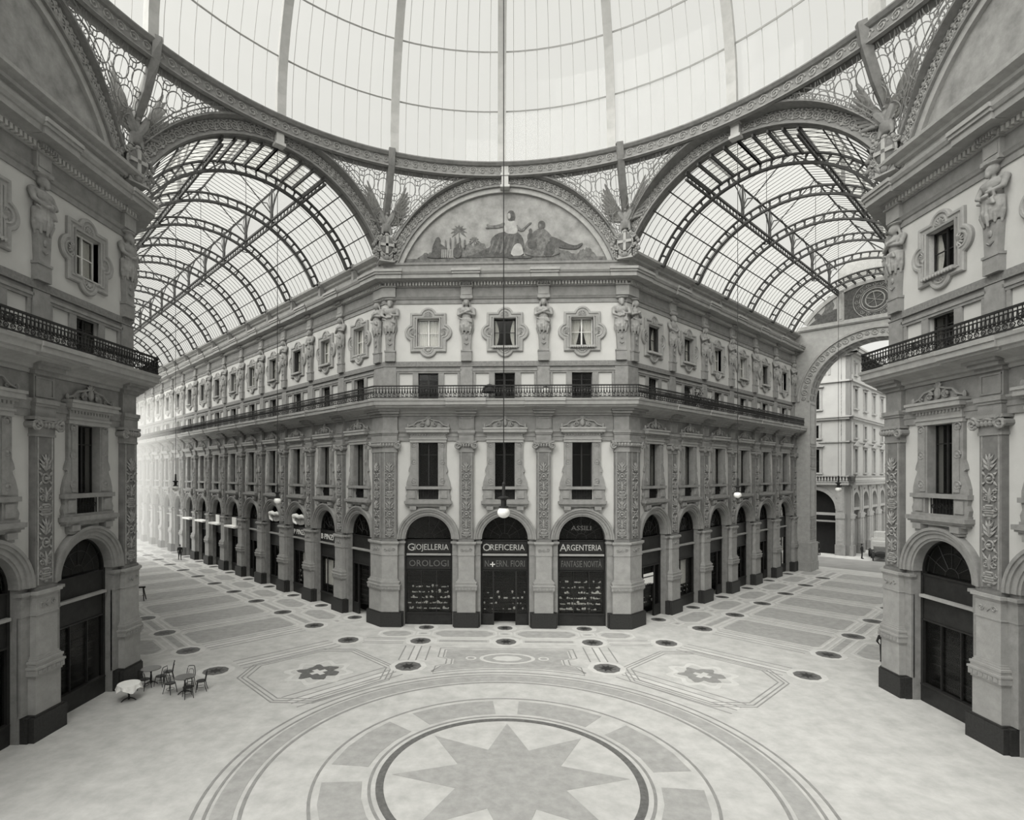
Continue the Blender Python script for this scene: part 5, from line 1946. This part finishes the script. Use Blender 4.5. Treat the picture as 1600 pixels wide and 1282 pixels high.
rolled_awning(LW_(2), 'rolled white awning in the arch above the P Pinzi board')
rolled_awning(LW_(3), 'rolled white awning in the fourth arch of the left front, above a boarded fascia')
for i in (5, 6, 7, 8):
    W = LW_(i)
    t = thing('hanging_sign', ('white boxed sign hung in the %s arch of the left front' % {5: 'sixth', 6: 'seventh', 7: 'eighth', 8: 'ninth'}[i]), 'sign', W @ T(0, -.3, 4.7))
    mb = MB(); mb.box(-1.45, 1.45, -.55, .2, 4.55, 4.72)
    put('awning_box', mb.mesh('awning_box', 'white'), t, W)
    if i in (5, 6):
        mb = MB(); mb.box(.2, 1.3, -.3, -.22, 4.72, 5.6)
        put('sign_panel', mb.mesh('sign_panel', 'white'), t, W)
t = thing('display_cloth', 'white scalloped display cloth hanging in the first shop of the right front', 'cloth', RW_(0) @ T(0, .36, 2.2))
mb = MB()
o = [(-.75, 3.05), (.75, 3.05), (.75, 2.2)] + [(.75 - 1.5 * i / 12, 2.2 + .13 * (i % 2) + .1 * math.sin(PI * i / 12)) for i in range(1, 12)] + [(-.75, 2.2)]
mb.prism(o, .36, .38)
put('cloth_panel', mb.mesh('cloth_panel', 'lace'), t, RW_(0))
mb = MB(); mb.box(-.8, .8, .355, .385, 2.78, 2.86)
put('cloth_stripe', mb.mesh('cloth_stripe', 'wood'), t, RW_(0))
for i, sd, lab in ((0, 21, 'few bright wares low in the first window of the right front'), (1, 23, 'few bright wares in the second window of the right front')):
    put('wares', jewels_mesh(sd, .22, 1.4), None, RW_(i), label=lab, category='wares', kind='stuff')
put('wares', jewels_mesh(31, .3, 2.0), None, LW_(2), label='small wares in the shop window under the P Pinzi board', category='wares', kind='stuff')

# ---------------------------------------------------------------- hanging arc lamps
def lamp(x, y, z, ztop, lab, r=.20):
    W = T(x, y, z)
    t = thing('pendant_lamp', lab, 'lamp', W, 'arc lamps hung along the gallery')
    mb = MB(); mb.ball((0, 0, 0), (r * 1.05, r * 1.05, r * .92), 18, 12)
    put('globe', mb.mesh('globe', 'globe', True), t, W)
    mb = MB(); mb.lathe([(r * .62, r * .72), (r * .8, r * .85), (r * .8, r * 1.0), (r * .45, r * 1.1), (r * .45, r * 2.0), (r * .55, r * 2.1), (r * .95, r * 2.35), (r * .95, r * 2.5), (r * .3, r * 2.7), (r * .24, r * 4.6), (r * .3, r * 4.7), (r * .05, r * 5.1)], 12)
    put('lamp_body', mb.mesh('lamp_body', 'iron'), t, W)
    mb = MB(); mb.tube([(0, 0, r * 5), (0, 0, ztop - z)], .017, 5)
    put('cable', mb.mesh('cable', 'iron'), t, W)
lamp(-.41, -18.1, 8.68, 51.0, 'white globe lamp on a long cable at the centre of the crossing')
lamp(midL.x, midL.y, 8.42, 28.5, 'white globe lamp hanging at the mouth of the left arm', .19)
lamp(midR.x, midR.y, 8.78, 28.5, 'white globe lamp hanging at the mouth of the right arm', .19)
q = midL + dL * 20; lamp(q.x, q.y, 8.75, 31.1, 'globe lamp hanging far down the left arm', .24)
q = midR + dR * 19.6; lamp(q.x, q.y, 8.7, 31.1, 'globe lamp hanging before the right archway', .22)
def fitting(q, lab):
    W = T(q.x, q.y, 24.0)
    t = thing('hanging_fitting', lab, 'fitting', W)
    mb = MB(); mb.tube([(0, 0, .1), (0, 0, 7.1)], .016, 5)
    put('cable', mb.mesh('cable', 'iron'), t, W)
    mb = MB(); mb.tube([(.22 * math.cos(k * PI / 8), .22 * math.sin(k * PI / 8), 0) for k in range(16)], .03, 5, True)
    for k in range(4):
        a = k * PI / 2
        mb.tube([(0, 0, .18), (.22 * math.cos(a), .22 * math.sin(a), 0), (.34 * math.cos(a), .34 * math.sin(a), .06)], .022, 4)
    put('hoop', mb.mesh('hoop', 'iron'), t, W)
fitting(midL + dL * 4.7, 'small iron hoop hanging on a cable under the near part of the left vault')
fitting(midL + dL * 13.5, 'small iron hoop hanging on a cable farther along under the left vault')
fitting(midR + dR * 4.3, 'small iron hoop hanging on a cable under the near part of the right vault')
fitting(midR + dR * 13.8, 'small iron hoop hanging on a cable farther along under the right vault')

# ---------------------------------------------------------------- on the balconies
W = T(-1.0, -.75, 14.75)
t = thing('umbrella', 'small black open umbrella drying on the balcony of the middle front', 'umbrella', W)
mb = MB()
R0 = .48
rows = []
for j in range(6):
    a = PI / 2 * (1 - j / 5)
    rows.append([(R0 * math.cos(a) * (1 + .05 * math.cos(8 * b)) * math.cos(b), R0 * math.cos(a) * math.sin(b), .52 + .42 * math.sin(a) - .3 * math.cos(a) ** 2 * .4) for b in [2 * PI * i / 32 for i in range(32)]])
for a, b in zip(rows, rows[1:]):
    mb.strip(a, b, True)
put('canopy', mb.mesh('canopy', 'cloth'), t, W)
mb = MB(); mb.tube([(0, 0, 0), (0, 0, 1.0)], .014, 6); mb.tube([(0, 0, 0), (.03, 0, -.0), (.06, 0, .04)], .014, 5)
put('handle', mb.mesh('handle', 'wood'), t, W)
def pot_plant(W, lab, h, w, n, seed, pot='medal'):
    t = thing('potted_plant', lab, 'plant', W)
    mb = MB(); mb.lathe([(.13, 0), (.2, .3), (.23, .3), (.23, .36), (.17, .36)], 12)
    put('pot', mb.mesh('pot', pot), t, W)
    rnd = random.Random(seed)
    mb = MB(); lf = MB()
    for i in range(n):
        a = rnd.uniform(0, 2 * PI); el = rnd.uniform(.2, 1.4)
        l = h * rnd.uniform(.5, 1)
        p1 = Vector((math.cos(a) * math.cos(el) * l * w, math.sin(a) * math.cos(el) * l * w, .35 + l * math.sin(el)))
        mb.tube([(0, 0, .3), p1 * .5 + Vector((0, 0, .15)), p1], .012, 4)
        for k in range(7):
            q = p1 * (.4 + .1 * k) + Vector((rnd.uniform(-.12, .12), rnd.uniform(-.12, .12), rnd.uniform(-.05, .1)))
            d = Vector((rnd.uniform(-1, 1), rnd.uniform(-1, 1), rnd.uniform(-.6, .8))).normalized()
            s_ = d.cross(Vector((0, 0, 1))).normalized() * .05
            e = q + d * rnd.uniform(.12, .24)
            m_ = (q + e) / 2
            lf.add([q, m_ + s_, e, m_ - s_, m_ + Vector((0, 0, .02))], [(0, 1, 4), (1, 2, 4), (2, 3, 4), (3, 0, 4)])
    put('stem', mb.mesh('stem', 'leaf'), t, W)
    put('foliage', lf.mesh('foliage', 'leaf'), t, W)
q = RT(7.9, .7); pot_plant(T(q.x, q.y, 14.75), 'tall leafy potted plant spreading over the balcony rail of the right front', 1.35, 1.0, 26, 3)
q = RT(10.6, .7); pot_plant(T(q.x, q.y, 14.75), 'low bushy potted plant beside the tall one on the right balcony', .8, 1.2, 18, 4)
q = RT(20.0, .7); pot_plant(T(q.x, q.y, 14.75), 'small potted plant farther along the right balcony', .8, 1.0, 14, 6)
W = T(2.6, -.7, 14.75)
t = thing('flower_pot', 'white rounded flower pot standing on the middle balcony', 'pot', W)
mb = MB(); mb.lathe([(.1, 0), (.2, .12), (.26, .36), (.24, .55), (.16, .66), (.2, .7)], 14); put('bowl', mb.mesh('bowl', 'white', True), t, W)
mb = MB(); mb.ball((0, 0, .72), (.18, .18, .08), 9, 5); put('soil', mb.mesh('soil', 'leaf'), t, W)

# ---------------------------------------------------------------- people
def person_mesh(seed, stride=.0, lean=0.0, armf=.0):
    """One continuous figure 1.72 m tall facing -y, wearing coat, trousers and shoes."""
    mb = MB()
    for sg in (-1, 1):
        d = sg * stride
        hip = (sg * .095, 0, .90); kn = (sg * .105, -d * .55 - .02, .49); an = (sg * .11, -d + .02, .09)
        mb.cap(hip, kn, .095, .068, 9); mb.cap(kn, an, .066, .045, 9)
        mb.cap(an, (an[0] + sg * .02, an[1] - .16, .045), .05, .042, 8)
    mb.ball((0, .01, .93), (.17, .125, .15), 12, 8)
    mb.cap((0, 0, .98), (0, lean * -.05, 1.25), .145, .155, 12)
    mb.ball((0, lean * -.06, 1.30), (.19, .125, .17), 12, 8)
    mb.cap((-.15, -.02, 1.40), (.15, -.02, 1.40), .075, .075, 9)
    return mb
def person(W, lab, seed, stride=.15, hat=True, pose='walk', skirt=False):
    t = thing('person', lab, 'person', W)
    mb = person_mesh(seed, stride)
    hands = MB()
    for sg in (-1, 1):
        sh = Vector((sg * .20, 0, 1.40))
        if pose == 'walk':
            el = Vector((sg * .25, sg * stride * .5 + .05, 1.13)); wr = Vector((sg * .24, sg * stride * .7 - .08, .88))
        elif pose == 'pocket':
            el = Vector((sg * .30, .08, 1.13)); wr = Vector((sg * .21, -.07, .97))
        else:
            el = Vector((sg * .25, .02, 1.12)); wr = Vector((sg * .16, -.18, 1.02))
        mb.cap(sh, el, .062, .05, 9); mb.cap(el, wr, .05, .036, 9)
        dv = (wr - el).normalized()
        pc = wr + dv * .05
        hands.ball(pc, (.035, .024, .045), 8, 6)
        for f in range(4):
            b = pc + dv * .03 + Vector((0, (f - 1.5) * .016, 0))
            m1 = b + dv * (.03 + .004 * (f in (1, 2))) + Vector((-sg * .004, 0, 0))
            hands.tube([b, m1, m1 + dv * .026 + Vector((-sg * .014, 0, 0))], [.009, .0085, .007], 5)
        hands.tube([pc - dv * .01 + Vector((0, -.028, 0)), pc + dv * .02 + Vector((0, -.045, 0)), pc + dv * .045 + Vector((-sg * .005, -.045, 0))], [.011, .010, .008], 5)
    if skirt:
        mb.lathe([(.27, .08), (.22, .45), (.16, .95)], 14)
    mb.cap((0, 0, 1.42), (0, -.015, 1.53), .055, .05, 9)
    body = blob(mb, .022, 'cloth', 'body', 3, .6)
    put('body', body, t, W)
    hd = MB()
    hd.ball((0, -.02, 1.60), (.072, .09, .112), 14, 10)
    hd.ball((0, -.035, 1.535), (.05, .06, .05), 10, 7)
    hd.cap((0, -.105, 1.605), (0, -.122, 1.578), .010, .014, 6)
    for sg in (-1, 1):
        hd.ball((sg * .074, 0, 1.59), (.012, .024, .032), 6, 5)
        hd.ball((sg * .03, -.094, 1.615), (.013, .010, .008), 6, 4)
    hd.ball((0, -.103, 1.545), (.024, .008, .007), 6, 4)
    hd.tube([(0, -.01, 1.45), (0, -.015, 1.55)], .048, 8)
    h = put('head', hd.mesh('head', 'skin', True), t, W)
    hr = MB(); hr.ball((0, .012, 1.635), (.078, .088, .085), 12, 8)
    put('hair', hr.mesh('hair', 'cloth', True), h, W)
    put('hand', hands.mesh('hand', 'skin', True), t, W)
    if hat:
        ht = MB(); ht.lathe([(.14, 1.675), (.145, 1.68), (.088, 1.695), (.085, 1.76), (.06, 1.79), (.01, 1.795)], 16)
        put('hat', ht.mesh('hat', 'cloth', True), h, W)
    return t
person(T(-36.9, 26.6, 0, .6), 'man in dark suit and hat walking far down the left arm', 1, .16)
person(T(19.75, -6.35, 0, math.radians(150)), 'man in dark suit standing behind the pier of the right corner building', 2, .05, True, 'pocket')
person(T(42.3, 30.3, 0, 1.2), 'man in dark clothes standing beside the open car outside', 3, .06)
person(T(38.9, 32.9, 0, -1.9), 'person in dark coat passing close by the right archway jamb', 4, .12)

# ---------------------------------------------------------------- bentwood chairs and tables of the cafe
def chair_parts():
    seat = MB(); seat.lathe([(.20, .44), (.215, .455), (.215, .475), (.19, .485)], 18)
    legs = []
    for sx_ in (-1, 1):
        m_ = MB(); m_.tube([(sx_ * .14, -.14, .45), (sx_ * .17, -.18, .2), (sx_ * .19, -.20, 0)], [.019, .017, .014], 6); legs.append(m_.mesh('leg', 'bent', True))
        m_ = MB(); m_.tube([(sx_ * .14, .15, .46), (sx_ * .16, .20, .2), (sx_ * .18, .25, 0)], [.019, .017, .014], 6); legs.append(m_.mesh('leg', 'bent', True))
    back = MB()
    pts = []
    for i in range(17):
        a = PI * i / 16
        pts.append((-.19 * math.cos(a), .17 + .10 * math.sin(a), .46 + (.46 * min(1, math.sin(a) * 1.35))))
    back.tube(pts, .017, 6)
    pts = [(-.12 * math.cos(PI * i / 12), .18 + .075 * math.sin(PI * i / 12), .47 + .30 * min(1, math.sin(PI * i / 12) * 1.3)) for i in range(13)]
    back.tube(pts, .012, 5)
    ring = MB(); ring.tube([(.165 * math.cos(k * PI / 8), .165 * math.sin(k * PI / 8), .2) for k in range(16)], .011, 5, True)
    return seat.mesh('seat', 'bent'), legs, back.mesh('backrest', 'bent', True), ring.mesh('leg_ring', 'bent', True)
CH = chair_parts()
def chair(x, y, rz, lab):
    W = T(x, y, 0, rz)
    t = thing('bentwood_chair', lab, 'chair', W, 'bentwood chairs of the cafe')
    put('seat', CH[0], t, W)
    for l in CH[1]:
        put('leg', l, t, W)
    put('backrest', CH[2], t, W); put('leg_ring', CH[3], t, W)
def table(x, y, lab, cloth=False):
    W = T(x, y)
    t = thing('cafe_table', lab, 'table', W, 'cafe tables')
    mb = MB(); mb.lathe([(.40, .70), (.43, .71), (.43, .735), (.40, .74)], 26); put('tabletop', mb.mesh('tabletop', 'tabletop'), t, W)
    mb = MB(); mb.lathe([(.05, .04), (.035, .15), (.05, .3), (.03, .5), (.06, .66), (.12, .70)], 10); put('column', mb.mesh('column', 'iron'), t, W)
    for k in range(3):
        a = 2 * PI * k / 3
        mb = MB(); mb.tube([(.03 * math.cos(a), .03 * math.sin(a), .12), (.2 * math.cos(a), .2 * math.sin(a), .09), (.33 * math.cos(a), .33 * math.sin(a), .02)], [.03, .024, .02], 6)
        put('foot', mb.mesh('foot', 'iron'), t, W)
    if cloth:
        mb = MB()
        A = [(.0, 0, .748)] * 36
        rows = [[(.44 * math.cos(a), .44 * math.sin(a), .748) for a in [2 * PI * i / 36 for i in range(36)]],
                [(.455 * math.cos(a), .455 * math.sin(a), .73) for a in [2 * PI * i / 36 for i in range(36)]],
                [((.47 + .03 * math.cos(9 * a)) * math.cos(a), (.47 + .03 * math.cos(9 * a)) * math.sin(a), .60 + .05 * math.cos(4 * a)) for a in [2 * PI * i / 36 for i in range(36)]],
                [((.49 + .05 * math.cos(9 * a)) * math.cos(a), (.49 + .05 * math.cos(9 * a)) * math.sin(a), .50 + .09 * math.cos(4 * a)) for a in [2 * PI * i / 36 for i in range(36)]]]
        for a, b in zip(rows, rows[1:]):
            mb.strip(a, b, True)
        mb.add(rows[0], [tuple(range(36))])
        put('tablecloth', mb.mesh('tablecloth', 'white'), None, W, label='white tablecloth draped over the table beside the dark left pier', category='tablecloth')
table(-14.75, -11.55, 'grey round cafe table standing clear of the dark left pier')
for dx, dy, rz, lab in ((-.62, -.10, math.radians(75), 'bentwood chair on the pier side of the clear round table'), (-.15, .66, math.radians(10), 'bentwood chair behind the clear round table'),
                        (.62, .25, math.radians(-70), 'bentwood chair at the outer right of the clear round table'), (.42, -.5, math.radians(-140), 'bentwood chair in front of the clear round table')):
    chair(-14.75 + dx, -11.55 + dy, rz, lab)
table(-16.95, -10.55, 'grey round cafe table close against the dark left pier')
for dx, dy, rz, lab in ((.62, .38, math.radians(-60), 'bentwood chair farthest right at the table by the dark pier'), (.60, -.22, math.radians(-100), 'second bentwood chair at the table by the dark pier'),
                        (.12, -.66, math.radians(170), 'bentwood chair in front of the table by the dark pier')):
    chair(-16.95 + dx, -10.55 + dy, rz, lab)
table(-16.75, -12.45, 'cafe table under a white cloth in front of the dark left pier', True)
W = T(-28.4, 6.4, 0, math.radians(20))
t = thing('trestle', 'dark splay legged trestle stand beyond the dark left pier', 'trestle', W)
mb = MB(); mb.box(-1.6, .3, -.08, .08, .98, 1.1); put('beam', mb.mesh('beam', 'wood'), t, W)
for x in (-1.4, .15):
    for sg in (-1, 1):
        mb = MB(); mb.tube([(x, sg * .04, 1.0), (x + .12 * (1 if x > 0 else -1), sg * .34, 0)], [.05, .04], 4); put('leg', mb.mesh('leg', 'wood'), t, W)
    mb = MB(); mb.tube([(x, -.2, .42), (x, .2, .42)], .03, 4); put('rung', mb.mesh('rung', 'wood'), t, W)

# ---------------------------------------------------------------- car and loaded cart in the street
def wheel(mbr, mbs, c, r, w, n=12):
    mbr.tube([(c[0], c[1] + r * math.cos(k * PI / 10), c[2] + r * math.sin(k * PI / 10)) for k in range(20)], w, 6, True)
    for k in range(n):
        a = 2 * PI * k / n
        mbs.tube([c, (c[0], c[1] + r * math.cos(a), c[2] + r * math.sin(a))], .02, 4)
    mbs.tube([(c[0] - .08, c[1], c[2]), (c[0] + .08, c[1], c[2])], .07, 8)
W = T(43.9, 29.6, 0, math.radians(150))
t = thing('vintage_car', 'dark open early motor car parked outside the right archway', 'car', W)
mb = MB()
sec = [(-1.9, .42, .55, .95), (-1.2, .45, .55, 1.05), (-.95, .62, .5, 1.0), (.0, .68, .45, .95), (.9, .70, .45, 1.05), (1.5, .62, .5, 1.15), (1.8, .5, .55, .95)]
rows = [[(w * math.cos(a) if True else 0, y, (zb + zt) / 2 + (zt - zb) / 2 * math.sin(a)) for a in [2 * PI * k / 16 for k in range(16)]] for y, w, zb, zt in sec]
for a, b in zip(rows, rows[1:]):
    mb.strip(a, b, True)
mb.add(rows[0], [tuple(range(16))]); mb.add(rows[-1], [tuple(range(16))])
put('body', mb.mesh('body', 'cloth'), t, W)
for y in (-.1, .95):
    mb = MB(); mb.box(-.6, .6, y, y + .5, .85, 1.0); mb.box(-.6, .6, y + .42, y + .56, .95, 1.5); put('seat', mb.mesh('seat', 'medal'), t, W)
mb = MB(); mb.box(-.6, .6, -.62, -.58, 1.0, 1.5); put('windscreen', mb.mesh('windscreen', 'pane'), t, W)
mb = MB(); mb.tube([(.3 + .2 * math.cos(k * PI / 6), -.35 + .08 * math.sin(k * PI / 6), 1.2 + .15 * math.sin(k * PI / 6)) for k in range(12)], .02, 5, True); mb.tube([(.3, -.35, 1.2), (.3, -.8, .9)], .02, 5)
put('steering_wheel', mb.mesh('steering_wheel', 'iron'), t, W)
for x in (-.75, .75):
    for y in (-1.35, 1.25):
        a = MB(); b = MB(); wheel(a, b, (x, y, .42), .38, .05)
        w_ = put('wheel', b.mesh('wheel', 'wood'), t, W); put('tyre', a.mesh('tyre', 'cloth'), w_, W)
        a = MB(); a.slabring([(x - .14, y + .5 * math.cos(q), .42 + .5 * math.sin(q)) for q in [PI * k / 10 for k in range(11)]], [(x + .14, y + .5 * math.cos(q), .42 + .5 * math.sin(q)) for q in [PI * k / 10 for k in range(11)]], (0, 0, .03))
        put('mudguard', a.mesh('mudguard', 'cloth'), t, W)
    mb = MB(); mb.ball((x * .6, -1.95, .85), (.12, .1, .12), 9, 6); put('headlamp', mb.mesh('headlamp', 'goods'), t, W)
q = Vector((46.2, 32.4))
W = T(q.x, q.y, 0, math.radians(135))
t = thing('cart', 'flat wooden handcart carrying pale crates behind the open car', 'cart', W)
mb = MB(); mb.box(-1.1, 1.1, -2.2, 2.2, .85, .97); put('deck', mb.mesh('deck', 'wood'), t, W)
for x in (-1.0, 1.0):
    for y in (-1.4, 1.3):
        a = MB(); b = MB(); wheel(a, b, (x * 1.12, y, .5), .46, .05)
        w_ = put('wheel', b.mesh('wheel', 'wood'), t, W); put('tyre', a.mesh('tyre', 'cloth'), w_, W)
mb = MB(); mb.tube([(-.4, -2.2, .85), (-.4, -3.4, .95)], .04, 5); mb.tube([(.4, -2.2, .85), (.4, -3.4, .95)], .04, 5); put('shaft', mb.mesh('shaft', 'wood'), t, W)
def crate(x, y, z, w, d, h, lab):
    W2 = W @ T(x, y, z)
    c = thing('crate', lab, 'crate', W2, 'pale crates on the cart')
    mb = MB(); mb.box(-w / 2 + .02, w / 2 - .02, -d / 2 + .02, d / 2 - .02, 0, h)
    put('crate_body', mb.mesh('crate_body', 'crate'), c, W2)
    me = MB()
    me.box(-w / 2, w / 2, -d / 2, d / 2, 0, h * .28)
    pm = me.mesh('plank', 'crate')
    for k in range(3):
        put('plank', pm, c, W2 @ T(0, 0, h * (.01 + .335 * k)))
crate(-.5, -1.2, .97, 1.05, 1.5, 1.25, 'pale crate at the front corner of the cart')
crate(.55, -1.2, .97, 1.0, 1.5, 1.2, 'pale crate beside the front corner one on the cart')
crate(0, .5, .97, 2.0, 1.6, 1.3, 'widest pale crate in the middle of the cart')
crate(.2, .4, 2.27, 1.2, 1.2, .75, 'pale crate lying on top of the others on the cart')
crate(0, 1.75, .97, 1.6, .8, 1.0, 'pale crate at the back end of the cart')

# ---------------------------------------------------------------- haze volume added for the light flooding the far end of the left arm
hz_m = bpy.data.materials.new('haze_scatter')
hz_m.use_nodes = True
nt = hz_m.node_tree
nt.nodes.clear()
vo = nt.nodes.new('ShaderNodeOutputMaterial')
vs = nt.nodes.new('ShaderNodeVolumeScatter')
vs.inputs['Color'].default_value = (1, .995, .97, 1)
vs.inputs['Density'].default_value = .04
vs.inputs['Anisotropy'].default_value = .3
nt.links.new(vs.outputs[0], vo.inputs['Volume'])
M['haze_vol'] = hz_m
mb = MB()
mb.box(-LW / 2 + .1, LW / 2 - .1, 40, 80, .05, 19)
put('light_haze', mb.mesh('light_haze', 'haze_vol'), None, T(midL.x, midL.y, 0, PI / 4), label='bright sunlit haze filling the far end of the left arm', category='haze', kind='stuff')
